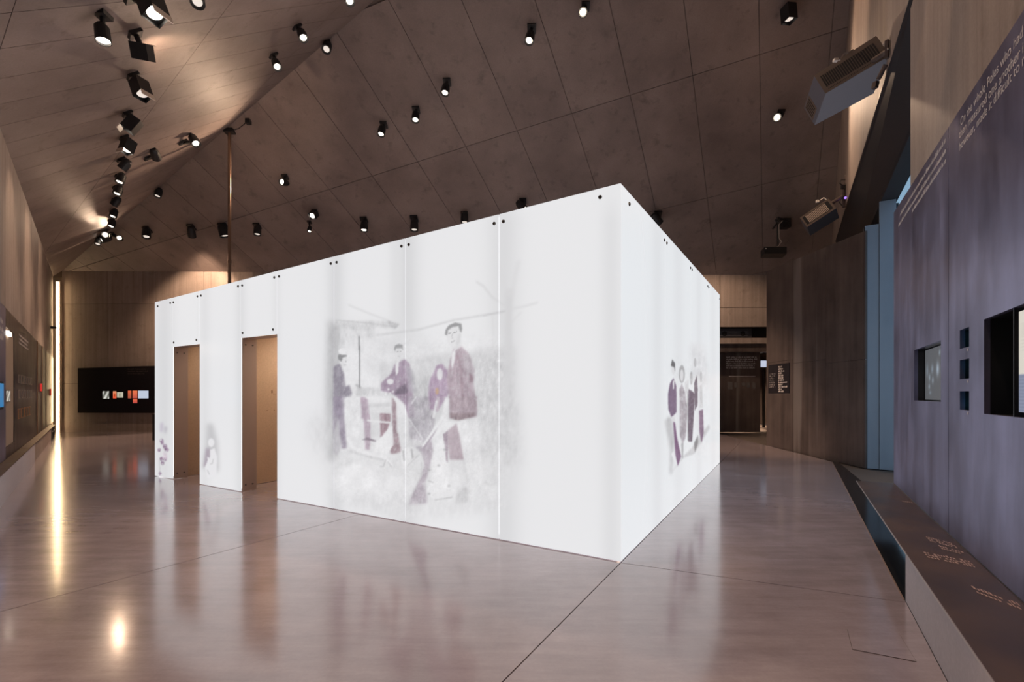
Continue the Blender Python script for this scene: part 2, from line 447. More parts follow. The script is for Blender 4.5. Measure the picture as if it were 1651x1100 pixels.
# right: far wall above the opening (header)
zsof = lambda Y: 5.87 + (Y - 5.16) * (6.43 - 5.87) / (14.8 - 5.16)
ZB_ = 5.41
Y0, Y1 = 4.6, BW(XBR, 0).y - 0.05
pa, pb = RW(C_FAR, Y0, 0), RW(C_FAR, Y1, 0)
Yk = EW.y
pk = RW(C_FAR, Yk, 0)
YS = 15.2
pb = RW(C_FAR, YS, 0)
w_far, P = wall('wall_right_header', pk, pb, zsof(Yk), zC(pk.x, pk.y) + 0.05, zM(pb.x, pb.y) + 0.05, oR, z0b=zsof(YS))
panelize(w_far, 'concrete_board', P, RW(C_FAR, 8.35, 3.0), dR * 2.2, UP * 9, oR * 0.03, M_wall, gap=0.008)
w_far2, P = wall('wall_right_header_near', pa, pk, zsof(Y0), zL(pa.x, pa.y) + 0.05, zC(pk.x, pk.y) + 0.05, oR, z0b=zsof(Yk))
panelize(w_far2, 'concrete_board', P, RW(C_FAR, 8.35, 3.0), dR * 2.2, UP * 9, oR * 0.03, M_wall, gap=0.008)
# soffit of the opening: a sloping part, then a level part up to the window head
sof = tag(prism('ceiling_soffit', [RW(C_FAR, Y0, zsof(Y0)), RW(C_FAR, YS, zsof(YS)), RW(C_MID, YS, ZB_), RW(C_MID, Y0, ZB_)], (0, 0, 0.03), M_soffit), kind='structure')
prism('level_soffit', [RW(C_MID, Y0, ZB_), RW(C_MID, YS, ZB_), RW(C_WIN + 0.02, YS, ZB_), RW(C_WIN + 0.02, Y0, ZB_)], (0, 0, 0.08), M_soffit2, sof)
tag(prism('wall_right_far', [RW(C_FAR, YS, 0), RW(C_FAR, Y1, 0), RW(C_FAR, Y1, zM(RW(C_FAR, Y1, 0).x, Y1) + 0.05), RW(C_FAR, YS, zM(RW(C_FAR, YS, 0).x, YS) + 0.05)], oR * 0.25, M_wall), kind='structure')
tag(prism('wall_right_outer', [RW(C_WIN, 9.72, -0.02), RW(C_WIN, Y1 + 0.6, -0.02), RW(C_WIN, Y1 + 0.6, 6.6), RW(C_WIN, 9.72, 6.6)], oR * -0.06, M_soffit), kind='structure')
# near wall behind the steel panels
Yj = RY(C_NEAR, 1468)
pa, pb = RW(C_NEAR, -2.6, 0), RW(C_NEAR, Yj, 0)
qa, qb = RW(C_NEAR + 0.28, -2.6, 0), RW(C_NEAR + 0.28, Yj, 0)
w_near = tag(prism('wall_right', [vec(p.x, p.y, z) + oR * 0.03 for p, z in ((pa, 3.3), (pb, 3.3), (pb, zL(pb.x, pb.y) + 0.05), (pa, zL(pa.x, pa.y) + 0.05))], oR * 0.45, M_wall), kind='structure')
P = [vec(pa.x, pa.y, 3.3), vec(pb.x, pb.y, 3.3), vec(pb.x, pb.y, zL(pb.x, pb.y) + 0.05), vec(pa.x, pa.y, zL(pa.x, pa.y) + 0.05)]
panelize(w_near, 'concrete_board', P, RW(C_NEAR, RY(C_NEAR, 1583), 0), dR * 2.4, UP * 9.5, oR * 0.03, M_wall, gap=0.006)
tag(prism('wall_right_base', [vec(p.x, p.y, z) for p, z in ((qa, -0.04), (qb, -0.04), (qb, 3.299), (qa, 3.299))], oR * 0.2, M_wall), kind='structure')
# rear walls behind the photographer
for nm, p, q in (('wall_rear_left', LW(C_LW, 1.4, 0), vec(-3.4, -2.6, 0)), ('wall_rear', vec(-3.4, -2.6, 0), RW(C_NEAR, -2.6, 0))):
    o = (q - p).cross(UP).normalized()
    if (p - vec(0, 1.0, 0)).dot(o) < 0: o = -o
    tag(prism(nm, [vec(p.x, p.y, 0), vec(q.x, q.y, 0), vec(q.x, q.y, zL(q.x, q.y) + 0.3), vec(p.x, p.y, zL(p.x, p.y) + 0.3)], o * 0.2, M_wall), kind='structure')
# rust-brown steel wall standing in front of the passage
RS0, RS1 = vec(7.46, 13.75, 0), vec(7.25, 9.61, 0)
dS = (RS1 - RS0).normalized(); oS = vec(-dS.y, dS.x, 0)
if oS.x < 0: oS = -oS
LS = (RS1 - RS0).length
def RS(s, z): return RS0 + dS * s + UP * z
def RSs(u):
    r = (u - CX) / F
    return (r * RS0.y - RS0.x) / (dS.x - r * dS.y)
z_r0 = H + RS0.y * (HZ - 438) / F; z_r1 = H + RS1.y * (HZ - 372) / F
ru = tag(prism('wall_steel', [RS(0.002, -0.02) + oS * 0.02, RS(LS - 0.002, -0.02) + oS * 0.02, RS(LS - 0.002, z_r1 - 0.002) + oS * 0.02, RS(0.002, z_r0 - 0.002) + oS * 0.02], oS * 0.3, M_black), kind='structure')
cuts = [0, RSs(1278), RSs(1331), LS]
for i in range(3):
    s0, s1 = cuts[i] + 0.003, cuts[i + 1] - 0.003
    zt = lambda s: z_r0 + (z_r1 - z_r0) * s / LS
    zj = H + (RS0.y + dS.y * (s0 + s1) / 2) * (HZ - 583) / F
    prism('steel_sheet', [RS(s0, -0.02), RS(s1, -0.02), RS(s1, zj - 0.003), RS(s0, zj - 0.003)], oS * 0.02, M_rust, ru)
    prism('steel_sheet', [RS(s0, zj + 0.003), RS(s1, zj + 0.003), RS(s1, zt(s1)), RS(s0, zt(s0))], oS * 0.02, M_rust, ru)
# far jamb of the opening, two painted steel sheets facing the daylight
jam = tag(prism('wall_jamb', [RS1 + vec(0, 0.05, -0.02), RS1 + oR * 0.49 + vec(0, 0.05, -0.02), RS1 + oR * 0.49 + vec(0, 0.05, 4.95), RS1 + vec(0, 0.05, 4.95)], dR * 0.2, M_black), kind='structure')
jq = RS1 + vec(0, 0.02, 0)
box('jamb_sheet', jq + vec(0, 0, -0.02), oR * 0.225, dR * 0.02, UP * 4.98, M_blue_steel, jam)
box('jamb_sheet', jq + oR * 0.232 - dR * 0.03 + vec(0, 0, -0.02), oR * 0.265, dR * 0.05, UP * 5.42, M_blue_steel, jam)
# window wall
win = tag(prism('window_1', [RW(C_WIN, Yj + 0.1, -0.02), RW(C_WIN, 9.7, -0.02), RW(C_WIN, 9.7, ZB_), RW(C_WIN, Yj + 0.1, ZB_)], oR * 0.012, M_glass), kind='structure')
for y in (Yj + 0.1, 7.1, 9.56):
    box('window_post', RW(C_WIN + 0.02, y, -0.02), dR * 0.05, oR * 0.04, UP * 5.42, M_frame, win)
box('window_rail', RW(C_WIN + 0.02, Yj + 0.1, -0.02), dR * 5.6, oR * 0.08, UP * 0.08, M_frame, win)
tag(box('ground', (4, -8, -0.6), (60, 0, 0), (0, 60, 0), (0, 0, 0.1), plain('pale_paving', (0.4, 0.4, 0.38), 0.8)), kind='structure')

# ------------------------------------------------------------------ printed artwork (photographs screened onto the glass)
def srgb(c):
    c = np.asarray(c, dtype=float) / 255.0
    return np.where(c <= 0.04045, c / 12.92, ((c + 0.055) / 1.055) ** 2.4)
class Canvas:
    """a raster of the printed picture; coordinates are print units"""
    def __init__(s, u0, v0, u1, v1, k, base):
        s.u0, s.v0, s.k = u0, v0, k
        s.w, s.h = int((u1 - u0) * k), int((v1 - v0) * k)
        s.a = np.ones((s.h, s.w, 3)) * np.array(base, dtype=float)
        yy, xx = np.mgrid[0:s.h, 0:s.w]
        s.X, s.Y = xx / k + u0, yy / k + v0
        s.n1 = s.fnoise(3, 5); s.n2 = s.fnoise(12, 4); s.n3 = s.fnoise(0.9, 2); s.nf = s.fnoise(4, 3, 2.6); s.nb = s.fnoise(22, 4)
    def fnoise(s, size, octs, stretch=1.0):
        out = np.zeros((s.h, s.w)); amp = 1; tot = 0
        for o in range(octs):
            step = max(size * s.k / 2 ** o, 1.0)
            gh, gw = int(s.h / (step * stretch)) + 3, int(s.w / step) + 3
            g = rng.random((gh, gw))
            y = np.arange(s.h) / (step * stretch); x = np.arange(s.w) / step
            yi, xi = y.astype(int), x.astype(int); fy, fx = (y - yi)[:, None], (x - xi)[None, :]
            q = g[yi][:, xi] * (1 - fy) * (1 - fx) + g[yi + 1][:, xi] * fy * (1 - fx) + g[yi][:, xi + 1] * (1 - fy) * fx + g[yi + 1][:, xi + 1] * fy * fx
            out += q * amp; tot += amp; amp *= 0.6
        return out / tot - 0.5
    def blur(s, m, r):
        r = int(round(r * s.k))
        if r < 1: return m
        for _ in range(2):
            for ax in (0, 1):
                p = np.pad(m, [(r + 1, r) if i == ax else (0, 0) for i in (0, 1)], mode='edge')
                c = np.cumsum(p, axis=ax); n = 2 * r + 1
                m = (c[n:] - c[:-n]) / n if ax == 0 else (c[:, n:] - c[:, :-n]) / n
        return m
    def put(s, m, col, op, rag):
        if rag: m = np.clip(m * (1 - 0.12 * rag + rag * 3.0 * s.n1 + rag * 1.6 * s.n3), 0, 1)
        s.a += (np.array(col if hasattr(col, '__len__') else (col, col, col + 3), dtype=float) + (rag * (s.nf * 130 + s.n3 * 40))[..., None] - s.a) * (m * op)[..., None]
    def poly(s, pts, col, op=1.0, soft=1.0, rag=0.0):
        m = np.zeros((s.h, s.w), bool); n = len(pts)
        for i in range(n):
            (x1, y1), (x2, y2) = pts[i], pts[(i + 1) % n]
            if y1 == y2: continue
            c = ((s.Y >= y1) != (s.Y >= y2)) & (s.X < (x2 - x1) * (s.Y - y1) / (y2 - y1) + x1)
            m ^= c
        s.put(s.blur(m.astype(float), soft), col, op, rag)
    def ell(s, x, y, rx, ry, col, op=1.0, soft=0.7, rag=0.0):
        m = (((s.X - x) / rx) ** 2 + ((s.Y - y) / ry) ** 2 < 1).astype(float)
        s.put(s.blur(m, soft), col, op, rag)
    def line(s, pts, w, col, op=1.0, soft=0.6, rag=0.0):
        d = np.full((s.h, s.w), 1e9)
        for (x1, y1), (x2, y2) in zip(pts[:-1], pts[1:]):
            L2 = (x2 - x1) ** 2 + (y2 - y1) ** 2
            t = np.clip(((s.X - x1) * (x2 - x1) + (s.Y - y1) * (y2 - y1)) / L2, 0, 1)
            d = np.minimum(d, np.hypot(s.X - x1 - t * (x2 - x1), s.Y - y1 - t * (y2 - y1)))
        s.put(s.blur((d < w / 2).astype(float), soft), col, op, rag)
    def grain(s, amt, mask=None):
        s.a += ((s.n1 * 1.0 + s.n3 * 0.8 + s.n2) * amt * (1 if mask is None else mask))[..., None]
    def sample(s, u, v):
        x = np.clip((u - s.u0) * s.k, 0, s.w - 1.001); y = np.clip((v - s.v0) * s.k, 0, s.h - 1.001)
        xi, yi = x.astype(int), y.astype(int); fx, fy = (x - xi)[..., None], (y - yi)[..., None]
        xj, yj = np.minimum(xi + 1, s.w - 1), np.minimum(yi + 1, s.h - 1)
        return s.a[yi, xi] * (1 - fx) * (1 - fy) + s.a[yi, xj] * fx * (1 - fy) + s.a[yj, xi] * (1 - fx) * fy + s.a[yj, xj] * fx * fy

PALE = (238, 239, 242)
def art_front():
    c = Canvas(246, 290, 1004, 912, 1.6, PALE)
    A = lambda *p: [(520 + x / 5.5, 470 + y / 5.5) for x, y in p]
    B = lambda *p: [(520 + x / 5.5, 640 + y / 5.5) for x, y in p]
    e = lambda o, x, y, rx, ry: (520 + x / 5.5, o + y / 5.5, rx / 5.5, ry / 5.5)
    # uneven backlight painted into the print colour as grey bands near the seams
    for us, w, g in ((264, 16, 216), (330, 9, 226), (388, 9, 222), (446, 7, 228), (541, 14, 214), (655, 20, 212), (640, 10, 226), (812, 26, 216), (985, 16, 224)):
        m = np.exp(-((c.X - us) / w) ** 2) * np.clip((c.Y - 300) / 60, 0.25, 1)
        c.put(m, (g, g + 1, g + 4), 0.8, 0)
    # picture ground
    c.poly(A((60, 330), (700, 330), (1000, 520), (1650, 470), (1660, 1500), (1600, 1800), (900, 1920), (300, 1850), (0, 1500)), 225, 0.8, 20, 0.1)
    c.poly(A((490, 640), (740, 605), (1150, 555), (1700, 480), (1720, 1150), (490, 1150)), 209, 0.8, 5, 0.2)
    c.poly(A((740, 760), (960, 760), (960, 1100), (740, 1100)), 190, 0.7, 4, 0.6)
    c.poly(A((1360, 620), (1600, 560), (1700, 1100), (1400, 1150)), 206, 0.7, 5, 0.5)
    c.poly(B((1380, 0), (1700, 0), (1750, 620), (1380, 560)), 207, 0.8, 12, 0.35)
    # hut: eaves, roof line, wall, door edge
    c.poly(A((50, 260), (150, 290), (160, 620), (110, 1500), (50, 1500), (30, 900)), 170, 0.75, 5, 0.2)
    c.poly(B((-120, 200), (80, 150), (100, 520), (-60, 480)), 214, 0.7, 14, 0.2)
    c.poly(A((100, 265), (580, 262), (680, 292), (645, 330), (480, 318), (420, 350), (260, 345), (100, 300)), 203, 0.8, 1.6, 0.5)
    c.line(A((230, 120), (400, 190), (600, 265), (680, 292)), 2.4, 214, 0.8, 1.2)
    c.line(A((120, 255), (400, 280), (660, 315)), 1.6, 190, 0.7, 0.8)
    c.poly(A((580, 262), (680, 292), (650, 330), (600, 318)), 178, 0.7, 0.8, 0.5)
    c.poly(A((150, 345), (480, 345), (480, 480), (150, 520)), 208, 0.7, 5, 0.5)
    c.poly(A((195, 480), (318, 420), (318, 860), (200, 860)), 236, 0.7, 4)
    c.poly(A((340, 420), (500, 400), (500, 840), (340, 850)), 235, 0.7, 4)
    c.line(A((325, 400), (328, 560), (330, 850)), 2.0, 110, 0.9, 0.5)
    c.line(A((300, 830), (340, 860)), 3, 130, 0.6, 1)
    # long pole and bare tree
    c.line(A((480, 388), (850, 340), (1150, 258), (1610, 180)), 2.2, 196, 0.85, 1.0, 0.2)
    T = lambda *p: [(780 + x / 7.18, 420 + y / 7.18) for x, y in p]
    c.poly(T((245, 330), (345, 330), (325, 620), (330, 1005), (300, 1700), (215, 1700), (235, 1005), (250, 620)), 210, 0.75, 2.2)
    c.line(T((290, 400), (220, 240), (190, 60)), 6, 219, 0.7, 2.5); c.line(T((320, 400), (350, 240), (400, 20)), 6, 219, 0.7, 2.5)
    c.line(T((240, 520), (100, 430), (0, 300), (-80, 250)), 3.5, 212, 0.7, 1.5); c.line(T((330, 560), (480, 530), (620, 490)), 3, 215, 0.7, 1.5)
    c.line(T((0, 640), (250, 585)), 2, 196, 0.7, 0.9); c.line(T((320, 720), (430, 600)), 2.5, 218, 0.6, 1.5)
    c.line(T((100, 640), (110, 800), (95, 1200)), 2.5, 216, 0.6, 1.3)
    # man at the left, in profile
    c.poly(A((95, 670), (150, 640), (190, 730), (205, 850), (238, 828), (262, 905), (250, 932), (200, 940), (195, 1120), (95, 1120)), (128, 118, 138), 0.92, 1.1, 0.35)
    c.poly(B((95, 0), (194, 0), (192, 160), (205, 300), (215, 455), (172, 460), (150, 330), (140, 200), (95, 330)), (140, 124, 150), 0.9, 1.1, 0.35)
    c.poly(B((95, 120), (150, 200), (170, 440), (130, 520), (95, 500)), (176, 170, 182), 0.6, 2, 0.4)
    c.ell(*e(470, 182, 605, 36, 46), 222, 0.95, 0.7)
    c.poly(A((138, 565), (165, 550), (218, 566), (214, 580), (182, 582), (168, 625), (140, 605)), 112, 0.85, 0.6)
    c.ell(*e(470, 185, 533, 44, 30), 232, 0.95, 0.8)
    c.line(A((205, 618), (212, 628)), 1.0, 150, 0.8, 0.3); c.line(A((190, 652), (210, 650)), 1.2, 150, 0.6, 0.4)
    # working table with pieces of wood
    c.poly(A((300, 850), (610, 862), (640, 930), (300, 935)), 203, 0.8, 1.5, 0.6)
    c.poly(A((300, 940), (690, 925), (760, 1120), (330, 1120)), 230, 0.9, 2)
    c.poly(B((180, 0), (330, 20), (340, 330), (230, 360), (195, 200)), 229, 0.85, 2.5, 0.15)
    c.poly(A((340, 940), (380, 940), (385, 1130), (345, 1130)), (176, 150, 172), 0.85, 1.2, 0.4)
    c.poly(A((350, 1000), (600, 985), (600, 1020), (360, 1030)), 198, 0.7, 1.5, 0.4)
    c.poly(B((340, 0), (400, 20), (430, 260), (420, 470), (380, 470), (365, 200)), (178, 150, 172), 0.9, 1.2, 0.4)
    c.poly(B((505, 145), (605, 150), (600, 220), (560, 330), (510, 360)), (158, 118, 132), 0.95, 0.9, 0.45)
    c.poly(B((430, 140), (505, 140), (510, 350), (430, 350)), 218, 0.9, 1)
    c.poly(B((615, 0), (660, 60), (665, 300), (700, 500), (600, 505), (620, 260)), (152, 116, 128), 0.9, 1.0, 0.5)
    c.poly(B((650, 0), (770, 60), (740, 330), (660, 320)), 229, 0.9, 1.2)
    c.line(B((400, 210), (600, 230)), 3.2, 230, 0.9, 0.6)
    c.poly(B((340, 385), (400, 360), (480, 390), (470, 400), (400, 385)), (120, 100, 118), 0.8, 0.8, 0.3)
    c.poly(B((540, 330), (620, 250), (630, 430), (560, 520)), 234, 0.9, 0.9)
    c.line(B((490, 400), (470, 500)), 5, 236, 0.9, 0.7); c.line(B((520, 380), (530, 520)), 6, 236, 0.9, 0.7)
    c.line(B((225, 370), (270, 450), (400, 505), (560, 540), (610, 610)), 5.5, 238, 0.95, 0.8)
    c.line(B((230, 480), (400, 530), (540, 560)), 3, 196, 0.6, 1.5, 0.5)
    # man in the middle
    c.poly(A((608, 730), (640, 650), (725, 600), (770, 640), (800, 900), (820, 1120), (760, 1120), (730, 1000), (620, 905), (520, 880), (520, 810)), (146, 114, 146), 0.9, 1.2, 0.4)
    c.poly(A((730, 640), (800, 700), (830, 900), (770, 900)), (165, 160, 172), 0.7, 2, 0.4)
    c.poly(A((650, 870), (740, 820), (760, 900), (640, 920)), (104, 88, 108), 0.8, 1.2, 0.4)
    c.poly(A((645, 640), (680, 610), (672, 720), (650, 750)), 234, 0.9, 0.7)
    c.ell(*e(470, 674, 545, 37, 58), 222, 0.95, 0.7)
    c.poly(A((636, 520), (640, 480), (675, 465), (712, 475), (714, 520), (700, 505), (650, 505), (645, 530)), 142, 0.85, 0.6)
    c.line(A((658, 535), (672, 534)), 1.0, 150, 0.8, 0.3); c.line(A((688, 532), (700, 530)), 1.0, 150, 0.8, 0.3); c.line(A((668, 580), (690, 578)), 1.0, 170, 0.7, 0.3)
    c.ell(*e(470, 600, 800, 30, 26), 230, 0.9, 0.8)
    for x, y in ((585, 870), (600, 905), (560, 915), (625, 890)): c.ell(*e(470, x, y, 10, 9), 238, 0.9, 0.4)
    # brush and heap behind
    c.poly(B((760, 0), (940, 0), (1000, 200), (960, 380), (880, 500), (770, 400)), (172, 164, 176), 0.85, 2, 0.6)
    c.line(B((770, 200), (890, 380)), 1.6, 232, 0.8, 0.5); c.line(B((790, 60), (830, 0)), 2.5, 226, 0.7, 0.8)
    c.poly(B((760, 370), (880, 390), (900, 440), (760, 440)), 214, 0.8, 1.2, 0.3)
    # seated child in dark clothes
    c.poly(A((950, 790), (985, 720), (1010, 660), (1060, 640), (1110, 700), (1125, 900), (1060, 1000), (1015, 1068), (950, 1040), (938, 900)), (164, 128, 164), 0.92, 1.2, 0.4)
    c.ell(*e(470, 1040, 735, 26, 52), 226, 0.9, 0.8); c.ell(*e(470, 1015, 885, 16, 30), (206, 158, 122), 0.95, 0.6)
    c.poly(A((1010, 930), (1040, 940), (1030, 1060), (1010, 1060)), (206, 190, 200), 0.8, 0.8)
    c.line(B((1010, 40), (985, 180)), 4, 232, 0.85, 0.8)
    # tall man at the right
    c.poly(A((1135, 600), (1165, 500), (1225, 478), (1300, 560), (1345, 700), (1335, 800), (1372, 1060), (1365, 1130), (1130, 1130), (1120, 920), (1098, 780)), (172, 144, 160), 0.95, 1.0, 0.45)
    c.poly(A((1240, 540), (1300, 560), (1345, 700), (1340, 860), (1290, 760), (1250, 640)), (186, 178, 186), 0.6, 2, 0.4)
    c.poly(A((1300, 720), (1340, 760), (1330, 810), (1305, 800)), (146, 108, 124), 0.8, 1, 0.4)
    c.line(A((1190, 560), (1230, 700), (1240, 900), (1260, 1100)), 3, (146, 112, 126), 0.7, 1, 0.5)
    c.poly(B((1130, 0), (1372, 0), (1362, 165), (1210, 205), (1130, 185)), (170, 146, 158), 0.95, 1, 0.5)
    c.poly(B((1128, 140), (1240, 150), (1358, 135), (1360, 168), (1210, 210), (1135, 190)), (134, 108, 114), 0.8, 1.2, 0.5)
    c.poly(A((1148, 545), (1178, 512), (1170, 620), (1150, 690), (1140, 640)), 236, 0.95, 0.6)
    c.poly(A((1150, 480), (1225, 440), (1240, 490), (1170, 530)), 226, 0.9, 1)
    c.ell(*e(470, 1165, 400, 62, 96), 228, 0.97, 0.6)
    c.poly(A((1085, 385), (1092, 340), (1120, 300), (1175, 276), (1232, 286), (1238, 330), (1232, 368), (1218, 350), (1205, 308), (1150, 318), (1112, 345), (1106, 392)), 138, 0.9, 0.6)
    c.line(A((1118, 376), (1138, 372)), 1.4, 120, 0.85, 0.3); c.line(A((1162, 366), (1190, 360)), 1.4, 120, 0.85, 0.3)
    c.line(A((1150, 375), (1146, 412), (1158, 418)), 0.9, 165, 0.8, 0.3); c.line(A((1143, 448), (1172, 440)), 1.3, 140, 0.8, 0.3)
    c.poly(A((1200, 380), (1228, 370), (1222, 450), (1180, 490)), 205, 0.6, 1.2)
    c.poly(B((1110, 300), (1190, 235), (1215, 330), (1255, 560), (1130, 560), (1112, 430)), (178, 152, 166), 0.9, 1.2, 0.3)
    c.poly(B((1190, 225), (1382, 170), (1385, 420), (1425, 700), (1512, 905), (1445, 905), (1330, 660), (1340, 920), (1290, 920), (1270, 620), (1215, 330)), 231, 0.92, 1.3, 0.15)
    c.line(B((1250, 560), (1285, 760)), 2, 206, 0.7, 1); c.line(B((1440, 740), (1480, 790), (1540, 770)), 2, 200, 0.6, 1)
    # rifle-like pole, log and white stump
    c.poly(B((870, 450), (965, 380), (990, 520), (905, 760), (930, 945), (760, 960), (830, 780), (905, 600)), (176, 160, 176), 0.92, 1.6, 0.5)
    c.line(B((1090, 140), (890, 435)), 3.4, 234, 0.95, 0.5); c.line(B((1100, 165), (900, 455)), 1.6, (160, 140, 160), 0.8, 0.5)
    c.poly(B((1060, 140), (1090, 0), (1120, 20), (1110, 230), (1010, 360), (1000, 320)), 234, 0.9, 1)
    c.poly(B((1080, 190), (1150, 230), (1100, 300), (1060, 300)), 235, 0.9, 0.8)
    c.poly(B((736, 640), (800, 490), (850, 490), (896, 570), (880, 700), (770, 890), (736, 890)), 226, 0.92, 1, 0.12)
    c.line(B((745, 620), (860, 510)), 1.6, 196, 0.7, 0.7); c.line(B((880, 580), (870, 720), (780, 880)), 1.6, 200, 0.7, 0.8)
    c.poly(B((640, 520), (760, 440), (800, 500), (740, 640), (640, 640)), 232, 0.85, 1.4, 0.15)
    c.line(B((790, 470), (800, 540)), 3, 150, 0.6, 0.6); c.line(B((715, 480), (722, 560)), 2.4, 150, 0.6, 0.6)
    c.line(B((560, 560), (540, 620), (510, 620)), 2, 170, 0.6, 0.8); c.line(B((580, 580), (610, 620)), 2, 170, 0.6, 0.7)
    c.poly(B((1070, 330), (1110, 300), (1112, 590), (1090, 560)), (146, 118, 140), 0.8, 0.8, 0.5)
    c.poly(B((960, 570), (1000, 420), (1050, 385), (1085, 420), (1095, 570), (1130, 640), (1110, 800), (1205, 830), (1190, 880), (1000, 930), (925, 840), (975, 690)), 238, 0.96, 1.0, 0.1)
    c.line(B((1000, 915), (1150, 890)), 2, 180, 0.7, 0.8); c.line(B((940, 745), (980, 760)), 2, 170, 0.6, 0.7)
    for x, y in ((950, 650), (1030, 610), (1085, 470), (945, 860), (1120, 790)): c.ell(*e(640, x, y, 14, 10), 150, 0.55, 0.6, 0.4)
    c.poly(B((1200, 820), (1290, 800), (1290, 940), (1180, 950)), 200, 0.75, 2, 0.5)
    # misty foreground
    c.poly(B((150, 620), (330, 580), (600, 640), (720, 760), (700, 820), (300, 900), (120, 880)), 238, 0.8, 9)
    c.poly(B((220, 900), (520, 830), (900, 960), (1600, 900), (1650, 1010), (700, 1080), (260, 1000)), 221, 0.6, 8, 0.3)
    c.line(B((100, 640), (180, 600), (280, 570)), 4, 206, 0.6, 2.5, 0.5)
    m = c.blur(((c.X > 535) & (c.X < 812) & (c.Y > 545) & (c.Y < 815)).astype(float), 12)
    c.grain(15, m); c.a += (c.nb * 26 * m)[..., None]
    c.a = c.a + (np.array(PALE) - c.a) * 0.16
    g = c.a.mean(axis=2, keepdims=True); c.a = g + (c.a - g) * 0.72
    # sitting child on the pier between the doors
    D = lambda *p: [(245 + x / 7.333, 660 + y / 7.333) for x, y in p]
    c.poly(D((650, 170), (720, 170), (780, 400), (790, 720), (740, 760), (600, 690), (640, 400)), 196, 0.8, 4)
    c.poly(D((640, 460), (690, 470), (690, 580), (640, 680), (610, 680)), (172, 160, 174), 0.85, 1.6)
    c.ell(245 + 700 / 7.333, 660 + 395 / 7.333, 5, 7, 238, 0.95, 0.9)
    c.poly(D((690, 480), (740, 460), (770, 560), (765, 780), (660, 820), (625, 690), (660, 600), (650, 560), (685, 580)), 238, 0.95, 0.9)
    c.line(D((690, 650), (715, 640), (725, 590)), 1.0, 175, 0.8, 0.5); c.line(D((655, 720), (680, 770)), 1.0, 180, 0.8, 0.5)
    # flowers and dark marks on the end pier
    c.poly(D((100, 160), (135, 160), (130, 270), (95, 270)), (196, 188, 204), 0.8, 2); c.poly(D((150, 200), (180, 210), (170, 280), (145, 280)), (186, 182, 192), 0.8, 2)
    for x, y, r in ((155, 440, 3.4), (175, 480, 3.2), (115, 375, 3), (85, 482, 2.4), (120, 400, 2.2), (115, 590, 3), (155, 590, 2.8), (125, 640, 2.6), (95, 760, 2)):
        c.ell(245 + x / 7.333, 660 + y / 7.333, r, r * 1.2, (136, 112, 138), 0.85, 0.8, 1.0)
    c.line(D((85, 600), (95, 760)), 1.2, 190, 0.8, 0.6); c.poly(D((130, 500), (180, 520), (175, 610), (140, 580)), (214, 200, 212), 0.8, 1, 0.5)
    return c
